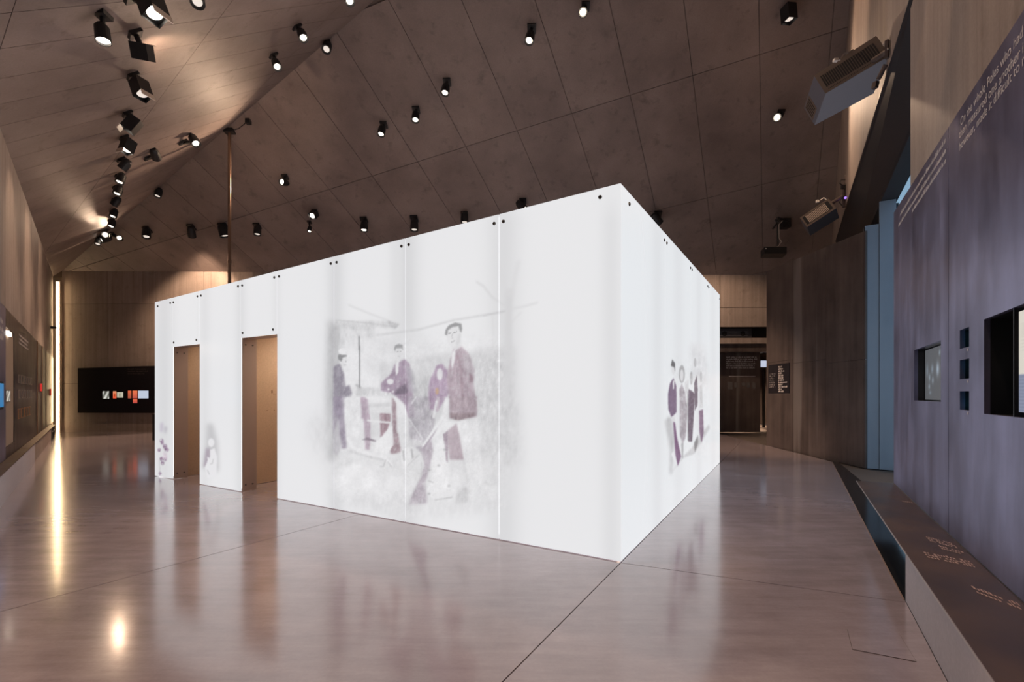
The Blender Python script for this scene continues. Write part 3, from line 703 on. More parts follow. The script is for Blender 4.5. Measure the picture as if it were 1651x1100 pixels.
def art_side():
    c = Canvas(995, 290, 1166, 912, 3.0, (237, 240, 243))
    for us, w, g in ((1060, 9, 227), (1094, 8, 229), (1127, 5, 229), (1150, 4, 231)):  # grey bands: dimmer backlight by the seams, painted into the colour
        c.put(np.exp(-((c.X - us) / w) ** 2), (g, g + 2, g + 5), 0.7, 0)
    R = lambda *p: [(1060 + x / 4.58, 540 + y / 4.58) for x, y in p]
    e = lambda x, y, rx, ry: (1060 + x / 4.58, 540 + y / 4.58, rx / 4.58, ry / 4.58)
    c.poly(R((240, 60), (340, 80), (380, 300), (380, 420), (330, 380), (250, 330)), 222, 0.7, 4, 0.3)
    c.poly(R((55, 640), (85, 600), (115, 640), (125, 800), (105, 1030), (90, 1030), (95, 850)), 184, 0.75, 2.2, 0.2)
    c.poly(R((95, 1030), (170, 920), (250, 840), (380, 660), (385, 690), (270, 880), (190, 910)), 190, 0.7, 1.5, 0.3)
    c.poly(R((92, 360), (118, 318), (140, 380), (142, 570), (104, 612), (80, 550), (78, 440)), (122, 104, 128), 0.95, 0.5, 0.15)
    c.poly(R((112, 345), (126, 335), (122, 400), (114, 400)), 234, 0.9, 0.4)
    c.ell(*e(118, 250, 13, 46), 226, 0.95, 0.3); c.poly(R((99, 225), (109, 180), (130, 210), (131, 280), (124, 240), (106, 235)), 104, 0.9, 0.3)
    c.poly(R((104, 600), (130, 600), (128, 660), (108, 650)), 224, 0.9, 0.5)
    c.poly(R((116, 640), (130, 650), (145, 760), (175, 900), (150, 970), (132, 880)), (126, 98, 128), 0.95, 0.5, 0.15)
    c.poly(R((120, 860), (100, 880), (130, 940)), 240, 0.9, 0.6)
    c.ell(*e(180, 290, 22, 66), 158, 0.8, 0.5, 0.3); c.ell(*e(180, 300, 12, 44), 226, 0.95, 0.4)
    c.poly(R((163, 400), (180, 360), (215, 460), (222, 560), (212, 750), (186, 810), (165, 740)), (168, 160, 168), 0.9, 0.6, 0.5)
    c.poly(R((200, 350), (230, 330), (228, 540), (210, 500)), 212, 0.8, 0.6, 0.5)
    c.poly(R((176, 800), (192, 800), (190, 910), (180, 910)), 170, 0.8, 0.6)
    c.poly(R((230, 400), (262, 420), (276, 440), (268, 600), (256, 790), (228, 790), (226, 560)), (104, 92, 106), 0.92, 0.5, 0.2)
    c.poly(R((270, 360), (290, 300), (298, 400), (296, 520), (276, 560)), (112, 102, 114), 0.9, 0.4, 0.2)
    c.ell(*e(278, 205, 10, 34), 190, 0.85, 0.4); c.ell(*e(250, 320, 10, 50), 186, 0.8, 0.6, 0.4)
    c.poly(R((312, 380), (330, 360), (335, 540), (312, 540)), 206, 0.8, 0.6, 0.5); c.ell(*e(322, 310, 8, 40), 190, 0.8, 0.4, 0.3)
    c.poly(R((308, 560), (336, 550), (342, 720), (326, 800), (310, 720)), (134, 112, 134), 0.92, 0.5, 0.2)
    c.poly(R((270, 800), (300, 740), (300, 800), (276, 870)), 130, 0.8, 0.6)
    c.line(R((225, 420), (226, 780)), 0.8, 90, 0.8, 0.3)
    m = c.blur(((c.X > 1078) & (c.X < 1142) & (c.Y > 575) & (c.Y < 745)).astype(float), 5)
    c.grain(10, m)
    return c
ART_F, ART_S = art_front(), art_side()

# ------------------------------------------------------------------ the backlit glass pavilion
z_c = H + BC.y * (HZ - 295.5) / F
z_l = H + BLf.y * (HZ - 487.6) / F
BRf = BC + br * LEN_R
z_rr = H + BRf.y * (HZ - 475.7) / F
pav = thing('glass_pavilion', BC + bl * (LEN_L / 2) + br * (LEN_R / 2), 'large white backlit glass pavilion printed with an old photograph of people, two doorways', 'pavilion')
def FL(s, z, d=0.0): return BC + bl * s + br * d + UP * z
def FR(s, z, d=0.0): return BC + br * s + bl * d + UP * z
def s_front(u):
    r = (u - CX) / F
    return (r * BC.y - BC.x) / (bl.x - r * bl.y)
def s_side(u):
    r = (u - CX) / F
    return (r * BC.y - BC.x) / (br.x - r * br.y)
def ztF(s): return z_c + (z_l - z_c) * s / LEN_L
def ztS(s): return z_c + (z_rr - z_c) * s / LEN_R
def glass_panel(P, s0, s1, zt, z0, art, ds, dz, side, bolts):
    ns = max(2, int((s1 - s0) / ds)); nz = max(2, int((zt((s0 + s1) / 2) - z0) / dz))
    ss = np.linspace(s0, s1, ns + 1)
    V_ = []; uv = []
    for s in ss:
        for z in np.linspace(z0, zt(s), nz + 1):
            p = P(s, z); V_.append(p); uv.append(proj(p))
    uv = np.array(uv)
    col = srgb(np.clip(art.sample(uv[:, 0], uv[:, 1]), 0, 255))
    Fc = []
    for i in range(ns):
        for j in range(nz):
            q = (i * (nz + 1) + j, (i + 1) * (nz + 1) + j, (i + 1) * (nz + 1) + j + 1, i * (nz + 1) + j + 1)
            Fc.append(q if side else q[::-1])
    # edges of the sheet
    n0 = len(V_); T = 0.022
    rim = [i * (nz + 1) for i in range(ns + 1)] + [ns * (nz + 1) + j for j in range(1, nz + 1)] + [i * (nz + 1) + nz for i in range(ns - 1, -1, -1)] + [j for j in range(nz - 1, 0, -1)]
    back = (br if P is FL else bl) * T
    for i in rim: V_.append(V_[i] + back)
    col = np.vstack([col, col[rim]]); m = len(rim)
    for k in range(m): Fc.append((rim[k], rim[(k + 1) % m], n0 + (k + 1) % m, n0 + k))
    col = np.hstack([col, np.ones((len(col), 1))])
    ob = mesh('glass_panel', V_, Fc, M_print, pav, cols=col)
    o = -(br if P is FL else bl)
    for s, z in bolts:
        b = mesh('bolt', *join([g_tube(P(s, z) + o * 0.001, P(s, z) + o * 0.012, 0.019, 12, 0.016), g_tube(P(s, z) + o * 0.012, P(s, z) + o * 0.016, 0.007, 6)]), M_bolt, ob)
    return ob
SEAM = [s_front(u) for u in (1001.5, 804.5, 653.5, 538.5, 446.5, 387.7, 321.6, 277.6)] + [LEN_L]
SEAM[0] = 0.0
door2_top = H + FL((SEAM[4] + SEAM[5]) / 2, 0).y * (HZ - 542) / F
door1_top = H + FL((SEAM[6] + SEAM[7]) / 2, 0).y * (HZ - 557) / F
G = 0.006
for i in range(8):
    s0, s1 = SEAM[i] + G, SEAM[i + 1] - G
    if i == 0: s0 = 0.0
    door = {4: door2_top, 6: door1_top}.get(i)
    z0 = door if door else 0.012
    bt = 0.085
    bolts = [(s0 + 0.05 if i else s0 + 0.19, ztF(s0) - bt), (s1 - 0.05 if i < 7 else s1 - 0.12, ztF(s1) - bt)]
    if door: bolts += [(s0 + 0.08, z0 + 0.07), (s1 - 0.06, z0 + 0.07)]
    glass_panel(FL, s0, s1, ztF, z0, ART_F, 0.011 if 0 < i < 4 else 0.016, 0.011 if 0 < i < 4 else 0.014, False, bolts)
SEAR = [0.024] + [s_side(u) for u in (1072.5, 1114, 1141.3)] + [LEN_R]
for i in range(4):
    s0, s1 = SEAR[i] + G, SEAR[i + 1] - G
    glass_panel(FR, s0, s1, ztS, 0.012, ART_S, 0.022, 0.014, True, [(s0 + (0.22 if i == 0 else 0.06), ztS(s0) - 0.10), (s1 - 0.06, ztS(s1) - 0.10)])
# lit opal core behind the glass, tan lining inside, boards in the door reveals
TH = 0.25
def seg(s0, s1, z0):
    prism('opal_core', [FL(s0, z0, 0.03), FL(s1, z0, 0.03), FL(s1, ztF(s1) - 0.012, 0.03), FL(s0, ztF(s0) - 0.012, 0.03)], br * 0.05, M_white, pav)
    prism('lining', [FL(s0, z0, 0.082), FL(s1, z0, 0.082), FL(s1, ztF(s1) - 0.012, 0.082), FL(s0, ztF(s0) - 0.012, 0.082)], br * (TH - 0.084), M_tan, pav)
seg(0.03, SEAM[4] - 0.005, 0.05); seg(SEAM[4] + 0.005, SEAM[5] - 0.005, door2_top + 0.012); seg(SEAM[5] + 0.005, SEAM[6] - 0.005, 0.05)
seg(SEAM[6] + 0.005, SEAM[7] - 0.005, door1_top + 0.012); seg(SEAM[7] + 0.005, LEN_L - 0.003, 0.05)
prism('opal_core', [FR(0.03, 0.05, 0.03), FR(LEN_R, 0.05, 0.03), FR(LEN_R, ztS(LEN_R) - 0.012, 0.03), FR(0.03, ztS(0.03) - 0.012, 0.03)], bl * 0.05, M_white, pav)
prism('lining', [FR(TH, 0.012, 0.082), FR(LEN_R, 0.012, 0.082), FR(LEN_R, ztS(LEN_R) - 0.012, 0.082), FR(TH, ztS(TH) - 0.012, 0.082)], bl * 0.16, M_tan, pav)
for k, (sa, sb, zt_) in enumerate(((SEAM[4], SEAM[5], door2_top), (SEAM[6], SEAM[7], door1_top))):
    for s_, dirn in ((sb, -1), (sa, 1)):
        jb = box('door_reveal', FL(s_ - 0.004 * dirn, 0.004, 0.024), bl * (0.012 * dirn), br * (TH - 0.024), UP * (zt_ + 0.006), M_jamb, pav)
        for dd in (0.075, 0.185):
            for zz in (0.10, zt_ - 0.10):
                mesh('screw', *g_tube(FL(s_ + 0.008 * dirn, zz, dd), FL(s_ + 0.013 * dirn, zz, dd), 0.013, 10), M_bolt, jb)
    box('door_head', FL(sa + 0.01, zt_ + 0.001, 0.024), bl * (sb - sa - 0.02), br * (TH - 0.024), UP * 0.01, M_jamb, pav)
    sw = sb + (0.40 if k == 0 else 0.14)
    pw = prism('inner_partition', [FL(sw, 0.005, TH + 0.01), FL(sw, 0.005, LEN_R - 0.3), FL(sw, ztF(sw) - 0.25, LEN_R - 0.3), FL(sw, ztF(sw) - 0.25, TH + 0.01)], bl * 0.1, M_tan, pav)
    if k == 0:
        for (du, dv, w, h) in ((0.5, 1.52, 0.03, 0.05), (0.53, 1.50, 0.05, 0.012), (0.72, 1.40, 0.025, 0.06), (0.70, 1.38, 0.06, 0.012), (0.42, 1.22, 0.015, 0.015), (0.55, 1.22, 0.015, 0.015), (0.62, 1.26, 0.015, 0.03), (0.75, 1.30, 0.015, 0.02), (0.68, 1.15, 0.012, 0.02)):
            box('wall_mark', FL(sw - 0.004, dv, TH + du), br * w, bl * 0.004, UP * h, plain('faded_brown_mark', (0.35, 0.23, 0.15), 0.7), pw)
    sx = sa - 0.25
    prism('inner_partition', [FL(sx, 0.005, TH + 0.01), FL(sx, 0.005, LEN_R - 0.3), FL(sx, ztF(sx) - 0.25, LEN_R - 0.3), FL(sx, ztF(sx) - 0.25, TH + 0.01)], bl * -0.1, M_tan, pav)
    prism('inner_ceiling', [FL(sx, ztF(sx) - 0.24, TH + 0.01), FL(sw, ztF(sw) - 0.24, TH + 0.01), FL(sw, ztF(sw) - 0.24, LEN_R - 0.3), FL(sx, ztF(sx) - 0.24, LEN_R - 0.3)], UP * 0.04, M_tan, pav)
    lp = FL((sa + sb) / 2, ztF(sa) - 0.27, TH + 1.0)
    mesh('inner_downlight', *join([g_lathe(lp + UP * 0.03, -UP, [(0, 0.09), (0.06, 0.09), (0.06, 0.07), (0.02, 0.07)], 14)]), M_black, pav)
    mesh('inner_lens', *g_disc(lp + UP * 0.008, -UP, 0.07), M_lens, pav)
    ld = bpy.data.lights.new('inner_lamp', 'SPOT'); ld.energy = 130 if k == 0 else 90; ld.color = (1.0, 0.82, 0.64); ld.spot_size = 2.6; ld.spot_blend = 0.7; ld.shadow_soft_size = 0.12
    lo = bpy.data.objects.new('inner_lamp', ld); COL.objects.link(lo); lo.parent = pav; lo.location = lp - UP * 0.04 - WPOS[pav.name]
# closing walls and roof of the pavilion
zb = min(z_rr, z_l) - 0.05
prism('back_wall', [FL(0.1, 0.01, LEN_R - 0.15), FL(LEN_L, 0.01, LEN_R - 0.15), FL(LEN_L, zb - 0.15, LEN_R - 0.15), FL(0.1, zb - 0.15, LEN_R - 0.15)], br * 0.15, M_white_end, pav)
prism('end_wall', [FL(LEN_L - 0.003, 0.01, 0.026), FL(LEN_L - 0.003, 0.03, LEN_R), FL(LEN_L - 0.003, z_l - 0.3, LEN_R), FL(LEN_L - 0.003, z_l - 0.012, 0.026)], bl * -0.06, M_white_end, pav)
prism('roof', [FL(0.1, z_c - 0.03, 0.09), FL(LEN_L - 0.07, z_l - 0.03, 0.09), FL(LEN_L - 0.07, z_l - 0.32, LEN_R - 0.16), FL(0.1, z_rr - 0.03, LEN_R - 0.16)], UP * -0.03, plain('fill_glow_roof', (0.7, 0.7, 0.7), 0.5, emit=(0.95, 0.92, 1.0), es=0.6), pav)  # upward roof glow added to brighten the ceiling

# ------------------------------------------------------------------ lettering
def lettering_mesh(name, text, origin, xdir, zdir, height, length, out, mat, parent):
    cu = bpy.data.curves.new('t', 'FONT'); cu.body = text; cu.size = 1.0
    tmp = bpy.data.objects.new('t', cu); COL.objects.link(tmp)
    dg = bpy.context.evaluated_depsgraph_get(); dg.update()
    me = bpy.data.meshes.new_from_object(tmp.evaluated_get(dg))
    vs = [v.co.copy() for v in me.vertices]; fs = [tuple(p.vertices) for p in me.polygons]
    bpy.data.objects.remove(tmp); bpy.data.curves.remove(cu); bpy.data.meshes.remove(me)
    w = max(v.x for v in vs); k = length / w if length else height
    return tag(mesh(name, [Vector(origin) + xdir * (v.x * k) + zdir * (v.y * height) + out * 0.002 for v in vs], fs, mat, parent), kind='stuff')
def scribble(name, origin, xdir, zdir, length, lines, pitch, cap, out, mat, parent, fill=0.85, seed=1, ragged=0.25):
    """illegibly small print: rows of letter-sized strokes grouped into words"""
    r = random.Random(seed); V_, F_ = [], []
    for ln in range(lines):
        x = 0; end = length * (1 - r.random() * ragged)
        while x < end:
            nl = r.randint(2, 8)
            for _ in range(nl):
                w = cap * r.uniform(0.16, 0.34); hh = cap * r.choice((0.62, 0.62, 0.7, 1.0)); z = -ln * pitch
                p = Vector(origin) + xdir * x + zdir * z + out * 0.002
                b = len(V_); V_ += [p, p + xdir * w, p + xdir * w + zdir * hh, p + zdir * hh]; F_.append((b, b + 1, b + 2, b + 3))
                x += w + cap * 0.14
                if x > end: break
            x += cap * 0.42
    return tag(mesh(name, V_, F_, mat, parent), kind='stuff')

# ------------------------------------------------------------------ right-hand steel exhibition wall
def plate(name, s_edges, z_edges, holes, zt, mat, parent, depth=0.03):
    """steel sheet on the right wall with rectangular cut-outs; s is the Y coordinate along the wall"""
    se = sorted(s_edges); ze = sorted(z_edges)
    V_, F_ = [], []; idx = {}
    ns, nz = len(se), len(ze)
    def vid(i, j, k):
        key = (i, j, k)
        if key not in idx:
            z = ze[j] if j < nz - 1 else zt(se[i])
            idx[key] = len(V_); V_.append(RW(C_PAN, se[i], z) + oR * (depth * k))
        return idx[key]
    def solid(i, j):
        if not (0 <= i < ns - 1 and 0 <= j < nz - 1): return False
        sm, zm = (se[i] + se[i + 1]) / 2, (ze[j] + ze[j + 1]) / 2
        return not any(h[0] < sm < h[1] and h[2] < zm < h[3] for h in holes)
    for i in range(ns - 1):
        for j in range(nz - 1):
            if not solid(i, j): continue
            for k in (0, 1): F_.append((vid(i, j, k), vid(i + 1, j, k), vid(i + 1, j + 1, k), vid(i, j + 1, k)))
            for (di, dj, e) in ((-1, 0, ((i, j), (i, j + 1))), (1, 0, ((i + 1, j), (i + 1, j + 1))), (0, -1, ((i, j), (i + 1, j))), (0, 1, ((i, j + 1), (i + 1, j + 1)))):
                if not solid(i + di, j + dj):
                    (a, b), (c, d) = e
                    F_.append((vid(a, b, 0), vid(c, d, 0), vid(c, d, 1), vid(a, b, 1)))
    return fix_normals(mesh(name, V_, F_, mat, parent))
YP0, YP1, YP2 = RY(C_PAN, 1441), RY(C_PAN, 1529.5), 0.9
zb_ = 0.372
zt_pan = lambda Y: 3.59 + (Y - 2.544) * (3.80 - 3.59) / (5.75 - 2.544)
ew = thing('exhibition_wall', RW(C_PAN, 3.5, zb_), 'tall blue-grey steel exhibition wall with screen niches above the right-hand bench', 'wall panel')
pz = lambda u, v: H + RY(C_PAN, u) * (HZ - v) / F
mon = (RY(C_PAN, 1517), RY(C_PAN, 1474), pz(1495, 647), pz(1495, 557))
sm = [(RY(C_PAN, 1562.5), RY(C_PAN, 1547.5), pz(1555, b), pz(1555, a)) for a, b in ((530, 561), (579.5, 611), (631, 661.5))]
bigh = (1.35, RY(C_PAN, 1586.5), pz(1600, 669), pz(1600, 510))
gp = 0.003
p1 = plate('steel_panel', [YP0, YP1 + gp, mon[0], mon[1]], [zb_, mon[2], mon[3], 3.7], [mon], zt_pan, M_dark_steel, ew)
zs = [zb_, bigh[2], bigh[3], 3.7] + [q for h in sm for q in h[2:]]
p2 = plate('steel_panel', [YP1 - gp, YP2, sm[0][0], sm[0][1], bigh[0], bigh[1]], zs, sm + [bigh], zt_pan, M_dark_steel, ew)
def niche(h, depth, mat, parent):
    s0, s1, z0, z1 = h
    a = [RW(C_PAN, s0, z0), RW(C_PAN, s1, z0), RW(C_PAN, s1, z1), RW(C_PAN, s0, z1)]
    a = [q + oR * 0.03 for q in a]
    v = a + [q + oR * depth for q in a]
    return mesh('niche', v, [(4, 5, 6, 7), (0, 1, 5, 4), (1, 2, 6, 5), (2, 3, 7, 6), (3, 0, 4, 7)], mat, parent)
M_nav = plain('niche_black', (0.012, 0.013, 0.016), 0.3)
niche(mon, 0.10, M_nav, p1)
for h in sm + [bigh]: niche(h, 0.13 if h is not bigh else 0.16, M_nav, p2)
def picture(name, origin, ex, ez, nx, nz, fn, parent, mat=M_screen_print):
    V_, cols, F_ = [], [], []
    for i in range(nx + 1):
        for j in range(nz + 1):
            V_.append(Vector(origin) + ex * (i / nx) + ez * (j / nz)); cols.append((*srgb(fn(i / nx, 1 - j / nz)), 1))
    for i in range(nx):
        for j in range(nz): F_.append((i * (nz + 1) + j, (i + 1) * (nz + 1) + j, (i + 1) * (nz + 1) + j + 1, i * (nz + 1) + j + 1))
    return mesh(name, V_, F_, mat, parent, cols=cols)
def crowd(x, y):
    b = np.array((92, 94, 98.0))
    for fx, fy, rx, ry, g in ((0.08, 0.42, .04, .12, 130), (.17, .56, .03, .07, 150), (.28, .40, .04, .08, 140), (.3, .62, .03, .06, 150), (.48, .42, .05, .12, 170), (.62, .44, .03, .07, 130), (.72, .36, .06, .14, 165), (.74, .58, .05, .12, 170), (.76, .78, .03, .05, 150), (.88, .7, .04, .05, 150), (.16, .74, .03, .05, 150), (.2, .86, .04, .03, 130), (.55, .12, .03, .05, 150), (.9, .95, .06, .04, 140), (.93, .2, .03, .1, 130)):
        w = math.exp(-(((x - fx) / rx) ** 2 + ((y - fy) / ry) ** 2)); b += (np.array((g * 0.92, g, g * 1.08)) - b) * w
    return np.clip(b, 0, 255)
mat_scr = print_mat('dim_screen', 0.9)
sc_o = RW(C_PAN, mon[1] - 0.02, mon[2] + 0.01) + oR * 0.085
picture('screen', sc_o, dR * -((mon[1] - mon[0]) / kR - 0.03), UP * (mon[3] - mon[2] - 0.02), 40, 40, crowd, p1, mat_scr)
def teal(sd):
    r = random.Random(sd); bl_ = [(r.random(), r.random(), r.uniform(.1, .3), r.uniform(60, 220)) for _ in range(5)]
    def f(x, y):
        b = np.array((22, 40, 46.0))
        for a, c, w, g in bl_: b += np.array((0.25, 0.75, 0.9)) * g * math.exp(-(((x - a) / w) ** 2 + ((y - c) / w) ** 2))
        return np.clip(b + np.array((20, 90, 110)) * max(0, 0.25 - y) * 2, 0, 255)
    return f
for k, h in enumerate(sm):
    picture('small_screen', RW(C_PAN, h[1] - 0.015, h[2] + 0.01) + oR * 0.09, dR * -((h[1] - h[0]) / kR - 0.03), UP * (h[3] - h[2] - 0.02), 14, 14, teal(k + 3), p2, mat_scr)
    box('caption_tab', RW(C_PAN, h[0] + 0.015, h[2] - 0.03) - oR * 0.003, dR * 0.012, oR * 0.003, UP * 0.02, M_letter, p2)
# glass divider and lit document page in the large niche
box('niche_divider', RW(C_PAN, RY(C_PAN, 1631), bigh[2]) + oR * 0.01, dR * 0.012, oR * 0.12, UP * (bigh[3] - bigh[2]), M_frame, p2)
def page(x, y):
    if y > 0.62: return np.array((128, 136, 160)) - (14 if int(y * 60) % 2 else 0)
    c = np.array((214, 208, 196.0))
    if 0.1 < y < 0.45 and int(y * 60) % 2 and 0.08 < x: c = c * 0.8
    return c
ypg = RY(C_PAN, 1638)
picture('document_page', RW(C_PAN, ypg, bigh[2] + 0.03) + oR * 0.012, dR * -((ypg - 1.4) / kR), UP * (bigh[3] - bigh[2] - 0.06), 4, 60, page, p2, mat_scr)
tx = -dR
for text, (u0, v0), (u1, v1) in (("On the whole Poles who had", (1549, 204), (1650, 58)), ("then measured one another in", (1547, 224), (1657, 76)), ("however, made it difficult to m", (1547, 244), (1657, 96))):
    o = RW(C_PAN, RY(C_PAN, u0), pz(u0, v0)); e_ = RW(C_PAN, RY(C_PAN, u1), pz(u1, v1))
    d = (e_ - o)
    lettering_mesh('lettering', text, o, d.normalized(), UP, 0.088, d.length, -oR, M_letter_dim, p2)
for k, ((u0, v0), (u1, v1)) in enumerate((((1452, 348), (1527, 226)), ((1449, 366), (1526, 245)), ((1471, 343), (1526, 261)))):
    o = RW(C_PAN, RY(C_PAN, u0), pz(u0, v0)); e_ = RW(C_PAN, RY(C_PAN, u1), pz(u1, v1)); d = e_ - o
    scribble('lettering', o, d.normalized(), UP, d.length, 1, 0.1, 0.048, -oR, M_letter_dim, p1, seed=20 + k, ragged=0.02)

# ------------------------------------------------------------------ right-hand bench
ben = thing('bench', RW(C_BEN, 3.0, 0), 'long low bench with brown steel top and pale concrete base under the exhibition wall', 'bench')
ZB = 0.366
YB1 = 6.15
top = prism('bench_top', [RW(C_BEN - 0.004, 0.4, ZB - 0.012), RW(C_BEN - 0.004, YB1, ZB - 0.012), RW(C_PAN - 0.006, YB1 - 0.16, ZB - 0.012), RW(C_PAN - 0.006, 0.4, ZB - 0.012)], (0, 0, 0.012), M_bench_top, ben)
prism('bench_base', [RW(C_BEN + 0.004, 0.4, 0.0), RW(C_BEN + 0.004, RY(C_BEN, 1459), 0.0), RW(C_PAN + 0.02, RY(C_BEN, 1459), 0.0), RW(C_PAN + 0.02, 0.4, 0.0)], (0, 0, ZB - 0.013), M_bench_conc, ben)
prism('edge_strip', [RW(C_BEN - 0.009, 0.4, ZB - 0.012), RW(C_BEN - 0.009, YB1, ZB - 0.012), RW(C_BEN - 0.0045, YB1, ZB - 0.012), RW(C_BEN - 0.0045, 0.4, ZB - 0.012)], (0, 0, 0.0125), plain('bright_bench_edge', (0.5, 0.45, 0.43), 0.35, 0.6), ben)  # thin brighter strip along the front edge of the top
for k, (pts, n) in enumerate(((((1494, 867), (1540, 879)), 3), (((1515, 882), (1553, 892)), 2), (((1490, 892), (1572, 909)), 3), (((1570, 950), (1645, 978)), 2), (((1455, 809), (1473, 812)), 1))):
    a, b = fl(*pts[0], ZB), fl(*pts[1], ZB); d = b - a
    zd = dR
    scribble('lettering', a + UP * 0.0, d.normalized(), zd, d.length, n, 0.055 if k < 3 else 0.07, 0.045 if k < 3 else 0.055, UP, M_copper_letter, top, seed=40 + k, ragged=0.15)

# ------------------------------------------------------------------ steel wall sign
sg = [RS(RSs(u), 0) for u in (1239.5, 1273.5)]
def rz(u, v): return H + (RS0.y + dS.y * RSs(u)) * (HZ - v) / F
s0, s1 = RSs(1239.5), RSs(1273.5)
zz0, zz1 = rz(1257, 634), rz(1257, 587)
sign = thing('text_sign', RS(s0, zz0), 'black sign with white text at the far end of the brown steel wall', 'sign')
bd = box('board', RS(s0, zz0) - oS * 0.015, dS * (s1 - s0), oS * 0.014, UP * (zz1 - zz0), M_black_panel, sign)
scribble('lettering', RS(s0 + 0.06, zz1 - 0.28) - oS * 0.013, dS, UP, (s1 - s0) * 0.38, 7, 0.062, 0.05, -oS, M_letter, bd, seed=61, ragged=0.4)
scribble('lettering', RS(s0 + (s1 - s0) * 0.5, zz1 - 0.10) - oS * 0.013, dS, UP, (s1 - s0) * 0.46, 12, 0.062, 0.05, -oS, M_letter, bd, seed=62, ragged=0.7)

# ------------------------------------------------------------------ things in and above the passage
gr = thing('air_grille', BW(BX(1190), lz(545)) + oB * 0.2, 'dark metal air grille with round dials in the slot above the passage', 'grille')
gx0, gx1 = BX(1162), BX(1217)
gl_ = (gx1 - gx0) / dB.x
box('housing', BW(gx0, lz(544)) + oB * 0.25, dB * gl_, oB * 0.3, UP * (lz(528.5) - lz(544)), plain('dark_grey_housing', (0.05, 0.05, 0.06), 0.5), gr)
for k in range(5):
    box('slat', BW(gx0 + 0.05, lz(542.5) + k * 0.055) + oB * 0.22, dB * (gl_ - 0.2), oB * 0.03, UP * 0.012, plain('grey_slat', (0.16, 0.16, 0.18), 0.45), gr)
for f in (0.18, 0.72):
    c0 = BW(gx0 + (gx1 - gx0) * f, lz(536.8)) + oB * 0.21
    mesh('dial', *join([g_tube(c0, c0 + oB * 0.04, 0.09, 18), g_tube(c0 - oB * 0.02, c0, 0.05, 14)]), M_black, gr)
pn = thing('information_board', fl(1192, 697), 'tall dark brown free-standing text panel seen through the passage', 'panel')
yp = fl(1192, 697).y
px = lambda u: (u - CX) / F * yp
pzv = lambda v: H + yp * (HZ - v) / F
bd = box('board', (px(1130), yp, 0.0), (px(1225.5) - px(1130), 0, 0), (0, 0.15, 0), (0, 0, pzv(560)), M_rust, pn)
scribble('lettering', (px(1171), yp, pzv(577)), vec(1, 0, 0), UP, px(1222) - px(1171), 6, 0.085, 0.06, vec(0, -1, 0), M_letter, bd, seed=71, ragged=0.12)
box('rule_line', (px(1175), yp - 0.004, pzv(607.5)), (px(1218) - px(1175), 0, 0), (0, 0.004, 0), (0, 0, 0.02), M_letter_dim, bd)
for u0, u1, v0, v1 in ((1173, 1181, 616, 628), (1184, 1189, 617, 625), (1196, 1202, 617, 622), (1204, 1209, 617, 625), (1213, 1218, 617, 627)):
    box('faint_picture', (px(u0), yp - 0.004, pzv(v1)), (px(u1) - px(u0), 0, 0), (0, 0.004, 0), (0, 0, pzv(v0) - pzv(v1)), plain('faint_grey_picture', (0.11, 0.10, 0.10), 0.5), bd)
sc = thing('wall_screen', at(1232, 592, 21), 'small glowing white screen at the far end of the passage', 'screen')
q = at(1226.5, 592, 21); w_ = 14 * 21 / F
box('casing', q + vec(-0.03, 0.01, -0.03), (w_ + 0.06, 0, 0), (0, 0.06, 0), (0, 0, 10.5 * 21 / F + 0.06), M_black, sc)
box('display', q, (w_, 0, 0), (0, 0.012, 0), (0, 0, 10.5 * 21 / F), plain('bluish_white_display', (0.7, 0.75, 0.85), 0.4, emit=(0.72, 0.8, 1.0), es=0.7), sc)
bx_ = thing('post', at(1232, 592, 21), 'thin dark post carrying the small screen in the passage', 'post')
box('shaft', (q.x + w_ / 2 - 0.05, q.y + 0.075, 0), (0.1, 0, 0), (0, 0.08, 0), (0, 0, q.z - 0.05), M_black, bx_)
box('foot_plate', (q.x + w_ / 2 - 0.15, q.y - 0.02, 0), (0.3, 0, 0), (0, 0.28, 0), (0, 0, 0.015), M_black, bx_)

# ------------------------------------------------------------------ back wall exhibits
by = lambda u: BW(BX(u), 0).y
bzv = lambda u, v: H + by(u) * (HZ - v) / F
x0, x1 = BX(130), BX(300)
ex = thing('exhibit_board', BW((x0 + x1) / 2, bzv(200, 665)), 'wide black exhibit panel with small lit pictures on the back wall', 'panel')
bd = prism('board', [BW(x0, bzv(130, 665.5)), BW(x1, bzv(300, 666)), BW(x1, bzv(300, 589)), BW(x0, bzv(130, 594))], oB * -0.12, M_black_panel, ex)
oF = -oB
def lit(u0, u1, v0, v1, fn, name='lit_picture'):
    p = BW(BX(u0), bzv(u0, v1)) - oB * 0.125
    picture(name, p, dB * ((BX(u1) - BX(u0)) / dB.x), UP * (bzv(u0, v0) - bzv(u0, v1)), 10, 10, fn, bd)
lit(170, 180.5, 631, 643, lambda x, y: np.clip(np.array((150, 150, 142)) + 60 * math.sin(9 * x + 5 * y) + 40 * (y - .5), 0, 255))
lit(186.5, 192, 631, 642.5, lambda x, y: np.clip(np.array((232, 150 - 60 * y, 110 - 50 * y)) - 70 * math.exp(-((x - .5) / .2) ** 2 - ((y - .55) / .25) ** 2), 0, 255))
lit(193, 203, 632.5, 641.5, lambda x, y: np.clip(np.array((190, 185, 165)) - 110 * max(0, y - .7) - 70 * math.exp(-((x - .45) / .1) ** 2 - ((y - .5) / .3) ** 2), 0, 255))
lit(210.5, 216, 630, 642.5, lambda x, y: np.array((220 - 60 * y, 100 - 20 * y, 62)))
lit(218, 225.5, 630, 642.5, lambda x, y: np.array((235 - 50 * y, 120 - 40 * y, 78 - 10 * y)))
lit(218.5, 225.5, 644, 650, lambda x, y: np.array((228 - 40 * y, 105 - 30 * y, 70)))
lit(227, 243.5, 630, 642.5, lambda x, y: np.array((188, 198, 216)) - 30 * (x > 0.93))
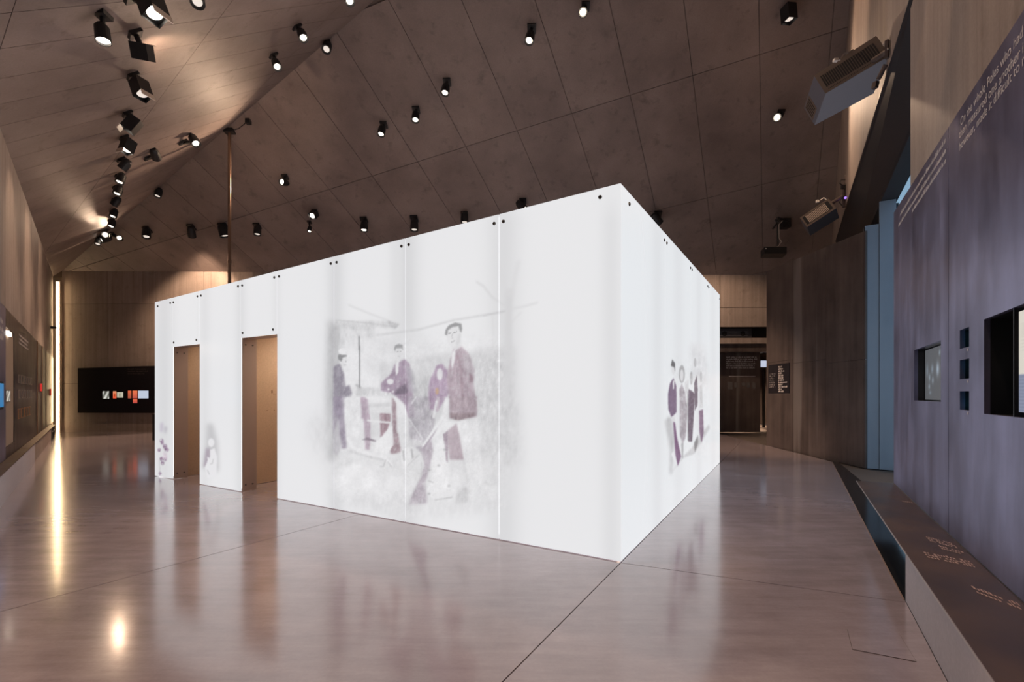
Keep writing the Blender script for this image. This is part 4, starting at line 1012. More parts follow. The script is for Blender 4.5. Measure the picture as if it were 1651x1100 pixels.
scribble('lettering', BW(BX(210), bzv(210, 596.5)) - oB * 0.121, dB, UP, (BX(243) - BX(210)), 3, 0.09, 0.05, -oB, M_rust, bd, seed=81)
pl = thing('plinth', fl(260, 709), 'low black plinth standing behind the left end of the glass pavilion', 'plinth')
pp = fl(245.5, 709.5)
box('body', pp, (0.55, 0, 0), (0, 0.5, 0), (0, 0, 0.82), M_black, pl)
box('lid', pp + vec(-0.012, -0.012, 0.822), (0.574, 0, 0), (0, 0.524, 0), (0, 0, 0.03), M_left_panel, pl)
# light strip in the corner slot
st = thing('light_strip', vec(0, 0, 0), 'tall warm glowing light strip in the far left corner slot', 'lamp')
c0 = BW(BL.x, 0) + vec(-0.03, -0.16, 0)
st.location = c0; WPOS[st.name] = c0.copy()
box('diffuser', c0 + vec(-0.05, 0, 0.02), (0.05, 0, 0), (0, 0.05, 0), (0, 0, zM(c0.x, c0.y) - 0.60), M_led, st)
box('channel', c0 + vec(-0.07, 0.055, 0.0), (0.11, 0, 0), (0, 0.03, 0), (0, 0, zM(c0.x, c0.y) - 0.55), M_jamb, st)
tag(box('wall_corner', LW(C_LW, 18.5, 0) + oL * 0.05, dL * 1.5, oL * 0.2, UP * 7.2, M_wall), kind='structure')
tag(box('wall_corner_back', BW(BL.x - 1.8, 0) + oB * 0.32, dB * 2.0, oB * 0.2, UP * 7.0, M_wall), kind='structure')

# ------------------------------------------------------------------ left-hand exhibition wall and bench
zt_l = 2.93; zbl = 0.43
lex = thing('exhibit_wall', LW(C_LP, 9, zbl), 'dark brown exhibit panelling along the left wall above a bench', 'wall panel')
def lpan(name, u0, u1, z0, z1, mat, parent, t=0.02, c=C_LP):
    y0 = LY(c, u0) if u0 is not None else 2.6
    y1 = LY(c, u1)
    return prism(name, [LW(c, y0, z0), LW(c, y1, z0), LW(c, y1, z1), LW(c, y0, z1)], oL * t, mat, parent)
def lrange(name, y0, y1, z0, z1, mat, parent, t=0.02, c=C_LP):
    return prism(name, [LW(c, y0, z0), LW(c, y1, z0), LW(c, y1, z1), LW(c, y0, z1)], oL * t, mat, parent)
yn0, yn1 = LY(C_LP, 9.5), LY(C_LP, 23)
y28, y60, y89 = LY(C_LP, 27.5), LY(C_LP, 60.5), 18.5
sa_ = lrange('steel_panel', 2.6, yn0 - 0.01, zbl, zt_l, M_dark_steel, lex)
lrange('steel_panel', yn0, yn1, zbl, 0.62, M_left_panel, lex)
lrange('steel_panel', yn0, yn1, 2.62, zt_l, M_left_panel, lex)
lrange('niche_back', yn0, yn1, 0.62, 2.62, plain('lit_niche_back', (0.32, 0.24, 0.18), 0.6), lex, t=0.004, c=C_LP - 0.018)
mesh('niche_lamp', *g_box(LW(C_LP - 0.012, yn0 + 0.1, 2.50), dL * 0.35, -oL * 0.03, UP * 0.07), M_lens, lex)
lrange('steel_panel', yn1 + 0.01, y28 - 0.01, zbl, zt_l, M_left_panel, lex)
sb_ = lrange('steel_panel', y28, y60 - 0.02, zbl, zt_l, M_left_panel, lex)
n3 = 3; ys_ = [y60, y60 + 1.3, y60 + 2.6, y89]
for i in range(3): lrange('steel_panel', ys_[i] + 0.012, ys_[i + 1] - 0.012, zbl, zt_l, M_left_panel, lex)
for i in (0, 1, 2): lrange('copper_post', ys_[i] - 0.02, ys_[i] + 0.02, zbl, zt_l, plain('copper_edge', (0.45, 0.28, 0.17), 0.35, 0.7), lex, t=0.03, c=C_LP + 0.012)
scribble('lettering', LW(C_LP, 7.0, 2.62), dL, UP, 0.7, 3, 0.13, 0.09, -oL, M_letter, sa_, seed=91, ragged=0.1)
scribble('lettering', LW(C_LP, y28 + 0.25, 2.66), dL, UP, 2.2, 3, 0.08, 0.05, -oL, M_letter_dim, sb_, seed=92)
blue = thing('blue_screen', LW(C_LP, 7.3, 1.3), 'narrow bright blue screen at the near end of the left exhibit wall', 'screen')
yb0, yb1 = 6.5, LY(C_LP, 4)
prism('casing', [LW(C_LP + 0.012, yb0, 1.26), LW(C_LP + 0.012, yb1 + 0.02, 1.26), LW(C_LP + 0.012, yb1 + 0.02, 1.70), LW(C_LP + 0.012, yb0, 1.70)], oL * 0.008, M_black, blue)
prism('display', [LW(C_LP + 0.02, yb0 + 0.02, 1.30), LW(C_LP + 0.02, yb1, 1.30), LW(C_LP + 0.02, yb1, 1.67), LW(C_LP + 0.02, yb0 + 0.02, 1.67)], oL * 0.005, plain('blue_display', (0.02, 0.1, 0.2), 0.3, emit=(0.02, 0.22, 0.5), es=0.7), blue)
wp = thing('lit_photograph', LW(C_LP, 8.6, 1.4), 'small glowing black-and-white photograph in the lit left-hand niche', 'picture')
ya, yb = LY(C_LP, 10), LY(C_LP, 16.5)
prism('frame', [LW(C_LP - 0.002, ya, 1.37), LW(C_LP - 0.002, yb, 1.37), LW(C_LP - 0.002, yb, 1.57), LW(C_LP - 0.002, ya, 1.57)], oL * 0.012, M_black, wp)
picture('photograph', LW(C_LP + 0.002, ya + 0.01, 1.38), dL * ((yb - ya) / kL - 0.03), UP * 0.18, 6, 8, lambda x, y: np.array((205, 200, 188)) * (0.75 + 0.25 * math.sin(8 * x + 7 * y)), wp)
ORD = ['first', 'second', 'third', 'fourth', 'fifth', 'sixth']
for row, (z, n, ya_, yb_, hh, mt) in enumerate(((1.72, 6, LY(C_LP, 29), LY(C_LP, 52), 0.17, 0), (1.42, 6, LY(C_LP, 29), LY(C_LP, 52), 0.17, 0), (1.02, 5, LY(C_LP, 28.5), LY(C_LP, 50), 0.2, 1))):
    for i in range(n):
        y = ya_ + (yb_ - ya_) * i / n
        t = thing('framed_portrait', LW(C_LP, y, z), 'small framed portrait, %s from the near end of the %s row on the left wall' % (ORD[i], ('top', 'middle', 'bottom')[row]), 'picture', ['top row of portraits', 'middle row of portraits', 'bottom row of portraits'][row])
        w = (yb_ - ya_) / n * 0.55
        prism('frame', [LW(C_LP + 0.001, y, z), LW(C_LP + 0.001, y + w, z), LW(C_LP + 0.001, y + w, z + hh), LW(C_LP + 0.001, y, z + hh)], -oL * 0.014, plain('frame_%d' % mt, (0.35, 0.28, 0.24) if not mt else (0.5, 0.28, 0.16), 0.4, 0.4), t)
        prism('portrait', [LW(C_LP + 0.001, y + 0.04, z + 0.02), LW(C_LP + 0.001, y + w - 0.04, z + 0.02), LW(C_LP + 0.001, y + w - 0.04, z + hh - 0.02), LW(C_LP + 0.001, y + 0.04, z + hh - 0.02)], -oL * 0.016, M_nav, t)
for k, (u, v) in enumerate(((64.5, 627), (80, 634))):
    y = LY(C_LP, u)
    t = thing('red_lamp', LW(C_LP, y, 1.5), ['small red glowing lamp beside the portraits on the left wall', 'fainter red glowing lamp nearest the corner light strip'][k], 'lamp')
    z = H + y * (HZ - v) / F - 0.07
    mesh('holder', *g_box(LW(C_LP + 0.002, y, z - 0.03), dL * 0.22, -oL * 0.02, UP * 0.03), M_black, t)
    mesh('glow_tube', *g_tube(LW(C_LP + 0.012, y + 0.09, z), LW(C_LP + 0.012, y + 0.09, z + 0.22), 0.03, 10), plain('red_glow_%d' % k, (0.4, 0.03, 0.03), 0.4, emit=(1.0, 0.05, 0.04), es=0.5 if k == 0 else 0.2), t)
# bench on the left
lb = thing('bench', LW(C_LB, 8, 0), 'low concrete bench with dark brown top along the left wall', 'bench')
y56 = LY(C_LB, 56)
tp = lrange('bench_top', 2.6, 16.6, 0.413, 0.428, M_bench_top, lb, t=(C_LB - C_LP) * kL - 0.004, c=C_LB + 0.006)
lrange('bench_front', 2.6, y56, 0.0, 0.412, M_bench_conc, lb, t=0.10, c=C_LB)
lrange('bench_front', y56 + 0.012, 15.2, 0.0, 0.412, M_wall, lb, t=0.08, c=C_LB - 0.03)
for k, y in enumerate((15.4, 16.1)):
    t = thing('floor_case', LW(C_LB, y, 0), ['small black case tucked under the far end of the left bench', 'second small black case beside the corner light strip'][k], 'case')
    lrange('case_body', y, y + 0.5, 0.0, 0.36, M_black, t, t=0.12, c=C_LB - 0.02)
    lrange('case_handle', y + 0.15, y + 0.35, 0.25, 0.28, M_rim, t, t=0.02, c=C_LB - 0.0)
# small wall bracket beside the strip
sbk = thing('wall_sensor', at(92, 528, 17.6), 'small dark sensor on the left wall next to the light strip', 'sensor')
q = LW(C_LW, 17.4, H + 17.4 * (HZ - 528) / F)
mesh('sensor_body', *join([g_tube(q + oL * 0.01, q - oL * 0.10, 0.05, 10), g_lathe(q - oL * 0.10, -oL, [(0, 0.05), (0.06, 0.035), (0.09, 0.0)], 10)]), M_black, sbk)

# ------------------------------------------------------------------ pole
pt = cM(370, 209)
po = thing('pole', vec(pt.x, pt.y, 0), 'tall thin brown steel pole rising behind the pavilion to the ceiling', 'pole')
mesh('shaft', *g_tube(vec(pt.x, pt.y, 0.02), vec(pt.x, pt.y, pt.z), 0.045, 12), M_pole, po)
for z in (3.2, 5.4):
    mesh('sleeve', *g_tube(vec(pt.x, pt.y, z), vec(pt.x, pt.y, z + 0.09), 0.056, 12), M_pole, po)
mesh('ceiling_clamp', *join([g_box(vec(pt.x - 0.14, pt.y - 0.1, pt.z - 0.1), (0.28, 0, 0), (0, 0.2, 0), (0, 0, 0.1))]), M_black, po)
mesh('base_plate', *g_tube(vec(pt.x, pt.y, 0), vec(pt.x, pt.y, 0.02), 0.14, 16), M_pole, po)
q = cM(400, 192)
mesh('cable', *g_cable([pt - UP * 0.05, (pt + q) / 2 - UP * 0.12, q - UP * 0.06], 0.012), M_black, po)
mesh('cable_box', *g_box(q - vec(0.06, 0.06, 0.14), (0.13, 0, 0), (0, 0.12, 0), (0, 0, 0.13)), M_black, po)

# ------------------------------------------------------------------ ceiling spotlights
def OLD(u, v, plane): return (11.18 / ((HZ - v) / F + 0.134 * (u - CX) / F + 0.461)) if plane == 'M' else (cL(u, v).y * 0.95)
def spotlight(mu, mv, plane, hu, hv, aim, s0, lens, label, group, energy=0, size=60, blend=0.5, target=None, square=False, rim=True, color=WARM):
    """mount on the ceiling plane at pixel (mu, mv); the head hangs so that it is seen near (hu, hv)"""
    P = cM(mu, mv) if plane == 'M' else cL(mu, mv)
    nrm = nM if plane == 'M' else nL_
    s = s0 * P.y / (1.05 * OLD(mu, mv, plane))
    hc = at(hu, hv, P.y * 0.985)
    if target is not None: aim = (Vector(target) - hc)
    aim = Vector(aim).normalized()
    if lens is not M_lens_hot and target is None: aim = Vector((aim.x * 0.8, aim.y * 0.5, aim.z)).normalized()
    t = thing('ceiling_spotlight', P, label, 'spotlight', group)
    a, b, n = frame_of(nrm)
    mesh('mount_plate', *g_box(P - a * 0.07 * s - b * 0.07 * s - nrm * 0.035 * s, a * 0.14 * s, b * 0.14 * s, nrm * 0.035 * s), M_black, t)
    mesh('stem', *join([g_tube(P - nrm * 0.03 * s, hc + (P - hc) * 0.12, 0.028 * s, 8), g_tube(hc + (P - hc) * 0.14, hc - aim * 0.06 * s, 0.04 * s, 8)]), M_black, t)
    L = 0.17 * s; r = 0.078 * s
    if square:
        fa, fb, fd = frame_of(aim)
        v, f = g_box(hc - fa * r - fb * r - aim * 0.14 * s, fa * 2 * r, fb * 2 * r, aim * (L + 0.06 * s))
        hd = mesh('head', v, f[:1] + f[2:], M_black, t)
        if rim:
            o = hc + aim * (L - 0.075 * s)
            v, f = g_box(o - fa * r * 0.96 - fb * r * 0.96, fa * 1.92 * r, fb * 1.92 * r, aim * 0.04 * s)
            mesh('barn_door', *g_box(hc + aim * (L - 0.085 * s) - fa * r * 1.02 + fb * r * 0.98, fa * 2.04 * r, fb * 0.012, aim * 0.075 * s), M_rim, t)
    else:
        hd = fix_normals(mesh('head', *g_lathe(hc, aim, [(-0.15 * s, 0.0), (-0.15 * s, 0.045 * s), (-0.10 * s, r * 0.9), (-0.02 * s, r), (L - 0.10 * s, r), (L - 0.10 * s, r * 0.9), (L - 0.125 * s, r * 0.62)], 18), M_black, t, smooth=False))
    mesh('lens', *g_disc(hc + aim * (L - 0.122 * s), aim, r * (0.80 if square else 0.64), 18), lens, t)
    if energy:
        ld = bpy.data.lights.new('lamp', 'SPOT'); ld.energy = energy * SPOT_E; ld.color = color
        ld.spot_size = math.radians(size); ld.spot_blend = blend; ld.shadow_soft_size = 0.05 * s
        lo = bpy.data.objects.new('lamp', ld); COL.objects.link(lo); lo.parent = t
        lo.location = hc + aim * (L - 0.05 * s) - P
        lo.rotation_euler = (-aim).to_track_quat('Z', 'Y').to_euler()
    return t
GRP_ROW = 'row of spotlights along the left ceiling slope'
GRP = 'spotlights scattered over the ceiling'
ords = ['first', 'second', 'third', 'fourth', 'fifth', 'sixth', 'seventh', 'eighth', 'ninth', 'tenth', 'eleventh']
row = [(212, -8, 247, 14, 1.5, True), (216, 52, 231, 84, 1.35, True), (213, 121, 228, 146, 1.35, True), (204, 182, 211, 203, 1.3, True), (199, 221, 205, 238, 1.3, True),
       (194, 256, 200, 268, 1.3, False), (190, 281, 194, 290, 1.3, False), (186, 300, 190, 309, 1.3, False), (184, 320, 186, 327, 1.3, False), (181, 339, 183, 346, 1.3, False), (178, 354, 180, 362, 1.3, False)]
tgt = [cL(330, 40), cL(312, 105), fl(450, 900), LW(C_LW, 8.5, 4.0), fl(150, 900), LW(C_LW, 11, 4.2), fl(120, 780), fl(200, 760), LW(C_LW, 14, 4.3), fl(160, 720), fl(170, 705)]
en = [0, 260, 120, 130, 110, 160, 110, 100, 120, 120, 120]
for k, (mu, mv, hu, hv, s, sq) in enumerate(row):
    aim = (0.45, -0.25, -0.85) if k in (0, 2) else ((-0.1, -0.5, -0.85))
    spotlight(mu, mv, 'L', hu, hv, aim, s, M_lens if k != 2 else M_lens_dim, 'black spotlight, %s from the top of the row on the left ceiling slope' % ords[k], GRP_ROW, energy=en[k], size=50, blend=0.7, target=(tgt[k] if k in (1, 3, 5, 8) else None), square=sq)
# cluster at the far end of the row
spotlight(168, 372, 'L', 170, 379, None, 1.5, M_lens, 'black spotlight at the row end throwing a streak up the left ceiling', GRP, energy=80, size=13, target=cL(70, 262) - UP * 0.12)
spotlight(163, 381, 'L', 168, 386, None, 1.5, M_lens, 'black spotlight just left of the glaring lamp at the row end', GRP, energy=40, size=22, target=cL(108, 402))
spotlight(158, 384, 'L', 158, 391, (0.1, -0.6, -0.8), 1.3, M_lens_dim, 'leftmost small black spotlight near the far left corner', GRP)
spotlight(182, 378, 'M', 193, 384, (0.45, -0.85, -0.12), 1.2, M_lens_hot, 'glaring spotlight facing the camera at the far end of the left row', GRP, energy=60, size=90)
# single spotlights
spotlight(478, 42, 'L', 488, 58, (0.45, -0.55, -0.8), 1.25, M_lens, 'lit black spotlight high on the left slope, right of its bright neighbour', GRP, energy=220, size=60)
spotlight(440, 88, 'L', 446, 105, (0.45, -0.6, -0.75), 1.25, M_lens, 'lit black spotlight hanging just above the ceiling ridge', GRP, energy=220, size=60)
spotlight(527, 68, 'M', 527, 77, (0.03, -0.75, -0.66), 1.25, M_lens_dim, 'dim round spotlight close below the ceiling ridge', GRP)
spotlight(560, -14, 'L', 563, -1, (0.35, -0.6, -0.75), 1.3, M_lens, 'lit spotlight cut by the top edge above the ridge', GRP, energy=200, size=60)
spotlight(316, -10, 'L', 318, -1, (0.3, -0.6, -0.7), 1.3, M_lens_dim, 'dim spotlight cut by the top edge over the bright ceiling patch', GRP)
spotlight(294, 228, 'L', 314, 228, (0.6, -0.35, -0.75), 1.5, M_lens, 'black spotlight on the left slope nearest the top of the pole', GRP, energy=220, size=55)
spotlight(238, 253, 'L', 251, 251, (0.6, -0.3, -0.75), 1.4, M_lens, 'black spotlight between the left row and the pole', GRP, energy=700, size=38, target=BW(BX(345), 4.6))
spotlight(254, 307, 'M', 255, 313, (-0.1, -0.5, -0.85), 1.3, M_lens_dim, 'small dark spotlight right of the lower left row', GRP)
spotlight(238, 370, 'M', 236, 378, (0.2, -0.5, -0.9), 1.7, M_lens_dim, 'black spotlight just right of the far glaring lamp', GRP, energy=1300, size=70)
spotlight(309, 366, 'M', 309, 377, None, 1.6, M_lens, 'black spotlight low over the back wall, left of the pole', GRP, energy=600, size=76, blend=0.6, target=BW(BX(330), 5.0))
spotlight(361, 365, 'M', 361, 375, (0.3, 0.1, -0.9), 2.0, M_lens_dim, 'bulky black spotlight immediately beside the pole', GRP)
spotlight(415, 364, 'M', 415, 374, (0.05, -0.3, -0.95), 1.5, M_lens_dim, 'black spotlight just right of the pole above the pavilion', GRP)
spotlight(460, 285, 'M', 457, 294, (-0.28, -0.92, -0.2), 1.2, M_lens_hot, 'glaring spotlight facing the camera right of the pole', GRP, energy=260, size=110)
spotlight(508, 342, 'M', 505, 347, (-0.1, -0.9, -0.4), 1.2, M_lens, 'square-faced spotlight above a thin one over the pavilion edge', GRP, square=True, rim=False)
spotlight(499, 358, 'M', 499, 371, (0.0, -0.5, -0.85), 0.9, M_lens, 'thin spotlight with a bright tip above the pavilion edge', GRP, energy=80, size=60)
spotlight(587, 354, 'M', 587, 367, (0.02, -0.3, -0.95), 1.5, M_lens, 'spotlight with a brass-lit neck above the pavilion edge', GRP, energy=120, size=60)
spotlight(668, 352, 'M', 668, 366, (0.02, -0.25, -0.95), 1.6, M_lens_dim, 'black spotlight half hidden by the pavilion top edge', GRP)
spotlight(749, 346, 'M', 749, 354, (0.02, -0.2, -0.95), 1.5, M_lens_dim, 'black spotlight just peeking over the pavilion top, middle', GRP)
spotlight(843, 324, 'M', 842, 334, (0, -0.3, -0.95), 1.4, M_lens, 'small spotlight peeking over the pavilion near its front corner', GRP, energy=2600, size=44, blend=0.8, target=fl(1205, 716))
spotlight(1060, 345, 'M', 1060, 356, None, 1.5, M_lens, 'black spotlight over the right side of the pavilion roof', GRP, energy=700, size=50, blend=0.8, target=BW(BX(1200), 3.9))
spotlight(619, 201, 'M', 615, 213, (-0.12, -0.45, -0.85), 1.2, M_lens, 'lowest of three lit spotlights in a diagonal on the bare ceiling', GRP, energy=220, size=65)
spotlight(671, 177, 'M', 670, 190, (0.0, -0.5, -0.85), 1.2, M_lens, 'middle of three lit spotlights in a diagonal on the bare ceiling', GRP, energy=220, size=65)
spotlight(721, 132, 'M', 718, 146, (-0.12, -0.45, -0.85), 1.2, M_lens, 'topmost of three lit spotlights in a diagonal on the bare ceiling', GRP, energy=220, size=65)
spotlight(857, 46, 'M', 854, 62, (-0.2, -0.55, -0.8), 1.2, M_lens, 'lit black spotlight left of the top glaring lamp', GRP, energy=240, size=65)
spotlight(944, 10, 'M', 940, 20, (-0.14, -0.8, -0.58), 1.1, M_lens_hot, 'glaring spotlight facing the camera at the top centre', GRP, energy=260, size=110)
spotlight(1272, 18, 'M', 1272, 25, (-0.45, -0.6, -0.62), 1.2, M_lens_dim, 'square dim spotlight near the top of the right ceiling', GRP, energy=420, size=60, blend=0.8, target=RS(LS * 0.6, 2.6), square=True, rim=False)
spotlight(1258, 182, 'M', 1253, 190, (-0.48, -0.8, -0.35), 1.1, M_lens_hot, 'glaring spotlight facing the camera beside the large projector', GRP, energy=300, size=120)
# unseen spotlights added as fill for the foreground floor and right wall
for k, (x, y, tg, e) in enumerate(((-3.0, 4.2, (-1.5, 3.2, 0), 150), (1.0, 2.2, (1.7, 2.9, 0), 330), (-5.5, 6.3, (-4.5, 6.0, 0), 70), (2.3, 6.6, RW(C_FAR, 10.5, 8.0), 900), (1.2, 2.6, RW(C_NEAR, 4.9, 4.1), 220))):
    P = vec(x, y, zC(x, y) - 0.02)
    t = thing('ceiling_spotlight', P, ['spotlight over the left foreground floor', 'spotlight over the right foreground floor', 'spotlight over the left bench front', 'spotlight aimed at the upper right wall', 'spotlight aimed at the wall over the steel panels'][k] + ', added out of view as fill', 'spotlight', GRP)
    hc = P - UP * 0.28; aim = (Vector(tg) - hc).normalized()
    mesh('mount_plate', *g_box(P - vec(0.08, 0.08, 0.05), (0.16, 0, 0), (0, 0.16, 0), (0, 0, 0.06)), M_black, t)
    mesh('stem', *g_tube(P - UP * 0.04, hc, 0.03, 8), M_black, t)
    mesh('head', *g_lathe(hc, aim, [(-0.15, 0.0), (-0.15, 0.05), (-0.1, 0.085), (0.1, 0.09), (0.1, 0.08), (0.07, 0.08)], 18), M_black, t)
    mesh('lens', *g_disc(hc + aim * 0.07, aim, 0.078, 18), M_lens, t)
    ld = bpy.data.lights.new('lamp', 'SPOT'); ld.energy = e * SPOT_E; ld.color = WARM; ld.spot_size = math.radians(75 if k < 3 else (40, 17)[k - 3]); ld.spot_blend = 0.6 if k < 4 else 0.15; ld.shadow_soft_size = 0.06
    lo = bpy.data.objects.new('lamp', ld); COL.objects.link(lo); lo.parent = t; lo.location = hc + aim * 0.13 - P
    lo.rotation_euler = (-aim).to_track_quat('Z', 'Y').to_euler()
# passage lamp
t = thing('passage_lamp', vec(11.4, 21.5, 3.5), 'round ceiling lamp over the passage floor', 'lamp')
mesh('housing', *g_lathe(vec(11.4, 21.5, 3.5), -UP, [(0, 0.12), (0.1, 0.12), (0.1, 0.1), (0.05, 0.1)], 16), M_black, t)
mesh('lens', *g_disc(vec(11.4, 21.5, 3.45), -UP, 0.1), M_lens, t)
ld = bpy.data.lights.new('lamp', 'SPOT'); ld.energy = 2000; ld.color = WARM; ld.spot_size = 2.2; ld.spot_blend = 0.6; ld.shadow_soft_size = 0.1
lo = bpy.data.objects.new('lamp', ld); COL.objects.link(lo); lo.parent = t; lo.location = (0, 0, -0.12)

# ------------------------------------------------------------------ projectors
def bracket_cable(pts, parent, mat=M_cable, r=0.012): return mesh('cable', *g_cable(pts, r), mat, parent)
# large grey projector, housing seen from below
Yp = 6.9
pA = at(1413, 58, Yp * 0.95); pB = at(1313, 122, Yp * 1.07); pC = at(1434, 88, Yp * 0.93); pD = at(1333, 152, Yp * 1.05)
big = thing('projector', (pA + pB) / 2, 'large grey projector with slotted brown end face under the right wall', 'projector')
ex_ = (pB - pA); ey_ = ((pC - pA) + (pD - pB)) / 2
down = (at(1315, 203, Yp * 1.12) - pD)
body = fix_normals(mesh('housing', *g_box(pA, ex_, ey_, down), M_proj_grey, big))
nf = ex_.cross(ey_).normalized()
if nf.dot(down) > 0: nf = -nf
fp = pA + nf * 0.004
mesh('grille_face', *g_box(fp, ex_, ey_, nf * 0.006), M_proj_brown, big)
for k in range(24):
    f = 0.08 + k * 0.036
    g_ = mesh('slot', *g_box(fp + ex_ * f + ey_ * 0.2 + nf * 0.0065, ex_ * 0.022, ey_ * 0.58, nf * 0.002), M_slot, big)
for k in range(34):
    f = 0.10 + k * 0.0245
    mesh('vent_hole', *g_box(fp + ex_ * f + ey_ * 0.86 + nf * 0.0065, ex_ * 0.009, ey_ * 0.05, nf * 0.002), M_slot, big)
# end vents
ne = ex_.normalized()
e0 = pB + ex_ * 0.004
for k in range(5):
    mesh('end_slat', *g_box(e0 + down * (0.62 + 0.065 * k) + ey_ * 0.12, ex_.normalized() * 0.004, ey_ * 0.6, down * 0.03), M_slot, big)
mesh('end_bezel', *g_box(e0 + down * 0.56 + ey_ * 0.06, ex_.normalized() * 0.002, ey_ * 0.74, down * 0.4), M_proj_brown, big)
mesh('power_plug', *g_box(at(1346, 97, Yp) , (0.06, 0, 0), (0, 0.05, 0), (0, 0, 0.035)), M_white_plug, big)
bracket_cable([at(1354, 97, Yp), at(1362, 86, Yp), at(1370, 84, Yp), at(1376, 80, Yp)], big)
wy = RY(C_FAR, 1437)
mt = at(1433, 75, wy * 0.99)
mesh('wall_rail', *g_box(at(1432, 92, 6.22), vec(0.035, 0.02, 0), vec(-0.02, 0.035, 0), (0, 0, 0.24)), M_rust, big)
mesh('arm', *g_tube(at(1431, 82, 6.28), pA + ex_ * 0.15 + ey_ * 0.5 + down * 0.3, 0.035, 8), M_rust, big)
bracket_cable([at(1424, 72, 6.40), at(1428, 66, 6.33), at(1430, 72, 6.26), at(1432, 80, 6.22)], big)
mesh('lower_clamp', *join([g_tube(at(1428, 104, 6.40), at(1416, 128, 6.52), 0.03, 8), g_box(at(1411, 140, 6.53), vec(0.06, 0.02, 0.0), vec(-0.02, 0.05, 0), (0.02, 0, 0.09))]), M_rust, big)
# second projector on a wall arm
Y2 = 11.7
pA = at(1336, 320, Y2 * 0.97); pB = at(1290, 351, Y2 * 1.03); pC = at(1350, 335, Y2 * 0.96); pD = at(1300, 367, Y2 * 1.02)
p2_ = thing('projector', (pA + pB) / 2, 'smaller projector with tan slatted grille on a wall arm above the steel wall', 'projector')
ex_ = (pB - pA); ey_ = ((pC - pA) + (pD - pB)) / 2; down = at(1305, 381, Y2 * 1.04) - pD
fix_normals(mesh('housing', *g_box(pA, ex_, ey_, down), plain('blue_black_housing', (0.05, 0.055, 0.07), 0.45), p2_))
nf = ex_.cross(ey_).normalized()
if nf.dot(down) > 0: nf = -nf
fp = pA + nf * 0.004
mesh('grille_face', *g_box(fp, ex_, ey_, nf * 0.006), M_proj_brown, p2_)
mesh('grille_opening', *g_box(fp + ex_ * 0.06 + ey_ * 0.12 + nf * 0.0065, ex_ * 0.88, ey_ * 0.74, nf * 0.004), M_slot, p2_)
for k in range(16):
    mesh('slat', *g_box(fp + ex_ * (0.17 + k * 0.043) + ey_ * 0.16 + nf * 0.011, ex_ * 0.022, ey_ * 0.66, nf * 0.006), M_slat_light, p2_)
w2 = RY(C_FAR, 1361)
q = at(1360, 316, w2 * 0.97)
mesh('arm', *g_tube(q, (pA + ex_ * 0.3 + ey_ * 0.4), 0.045, 10), M_rust, p2_)
mesh('wall_rail', *join([g_box(at(1362, 333, w2 * 0.97), vec(0.06, 0.03, 0), vec(-0.03, 0.06, 0), (0, 0, 0.55)), g_box(at(1364, 296, w2 * 0.97), vec(0.03, 0.02, 0), vec(-0.02, 0.03, 0), (0, 0, 0.22))]), M_rust, p2_)
mesh('junction_box', *g_box(at(1358, 304, w2 * 0.96), (0.09, 0, 0), (0, 0.06, 0), (0, 0, 0.1)), M_black, p2_)
bracket_cable([at(1360, 300, w2 * .95), at(1354, 296, w2 * .95), at(1356, 290, w2 * .95), at(1363, 290, w2 * .95)], p2_, M_black)
bracket_cable([at(1357, 318, w2 * .95), at(1353, 326, w2 * .95), at(1358, 332, w2 * .95)], p2_, M_black)
mesh('indicator', *g_tube(at(1363, 319, w2 * .955), at(1363, 319, w2 * .95), 0.03, 8), plain('violet_indicator', (0.2, 0.1, 0.5), 0.4, emit=(0.35, 0.2, 1.0), es=1.5), p2_)
mesh('power_plug', *g_box(at(1317, 326, Y2), (0.06, 0, 0), (0, 0.05, 0), (0, 0, 0.06)), M_white_plug, p2_)
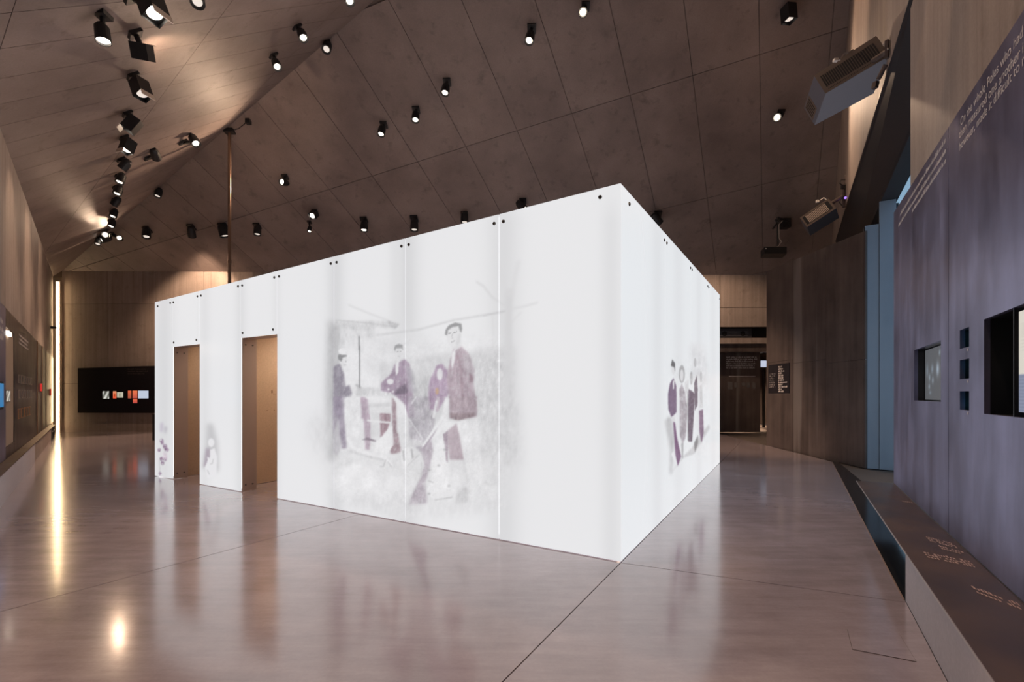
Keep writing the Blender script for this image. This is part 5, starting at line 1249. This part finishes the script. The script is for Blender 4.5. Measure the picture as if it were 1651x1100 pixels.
bracket_cable([at(1322, 323, Y2), at(1328, 319, Y2), at(1332, 322, Y2)], p2_, M_white_plug)
# black projector hung from the ceiling
Y3 = cM(1262, 356).y - 0.7
p3 = thing('projector', at(1256, 356, Y3), 'black projector hanging from the ceiling by a mast above the passage', 'projector')
c0 = at(1232.5, 409, Y3)
k3 = Y3 / F
v, f = g_prism([c0, c0 + vec(37 * k3, 0, 0), c0 + vec(47 * k3, 0.25, 6 * k3), c0 + vec(47 * k3, 0.45, 12 * k3), c0 + vec(12 * k3, 0.5, 12 * k3), c0 + vec(0, 0.2, 9 * k3)], vec(0, 0, 0.001))
fix_normals(mesh('housing', *join([g_box(c0, vec(36 * k3, 0, 0), vec(0.14, 0.5, 0), UP * (11 * k3))]), M_black, p3))
mesh('connector_panel', *g_box(c0 + vec(36.2 * k3 + 0.03, 0.1, 3 * k3), vec(0.06, 0.2, 0), vec(0.005, 0, 0), UP * (5 * k3)), M_slat_light, p3)
mesh('lens_dot', *g_tube(c0 + vec(2.4 * k3, -0.005, 8 * k3), c0 + vec(2.4 * k3, 0.01, 8 * k3), 0.02, 8), M_white_plug, p3)
tp_ = cM(1262, 340)
mesh('mast', *g_tube(at(1254, 398, Y3 + 0.2), at(1254, 350, Y3 + 0.2), 0.03, 8), M_black, p3)
mesh('cross_arm', *join([g_tube(at(1246, 369, Y3 + .2), at(1258, 353, Y3 + .2), 0.03, 6), g_tube(at(1250, 354, Y3 + .2), at(1258, 366, Y3 + .2), 0.03, 6), g_tube(at(1254, 352, Y3 + .2), at(1270, 356, Y3 + .4), 0.04, 8)]), M_black, p3)
cp = cM(1270, 357)
mesh('ceiling_plate', *join([g_box(at(1262, 366, cp.y - 0.15), (0.28, 0, 0), (0, 0.25, 0), (0, 0, 0.30)), g_tube(at(1270, 356, cp.y - 0.1), cp + nM * 0.0, 0.08, 10)]), M_black, p3)
bracket_cable([at(1262, 356, Y3 + .15), at(1256, 362, Y3 + .15), at(1256, 384, Y3 + .15), at(1260, 390, Y3 + .1), at(1254, 398, Y3 + .1), at(1248, 399, Y3 + .1)], p3)
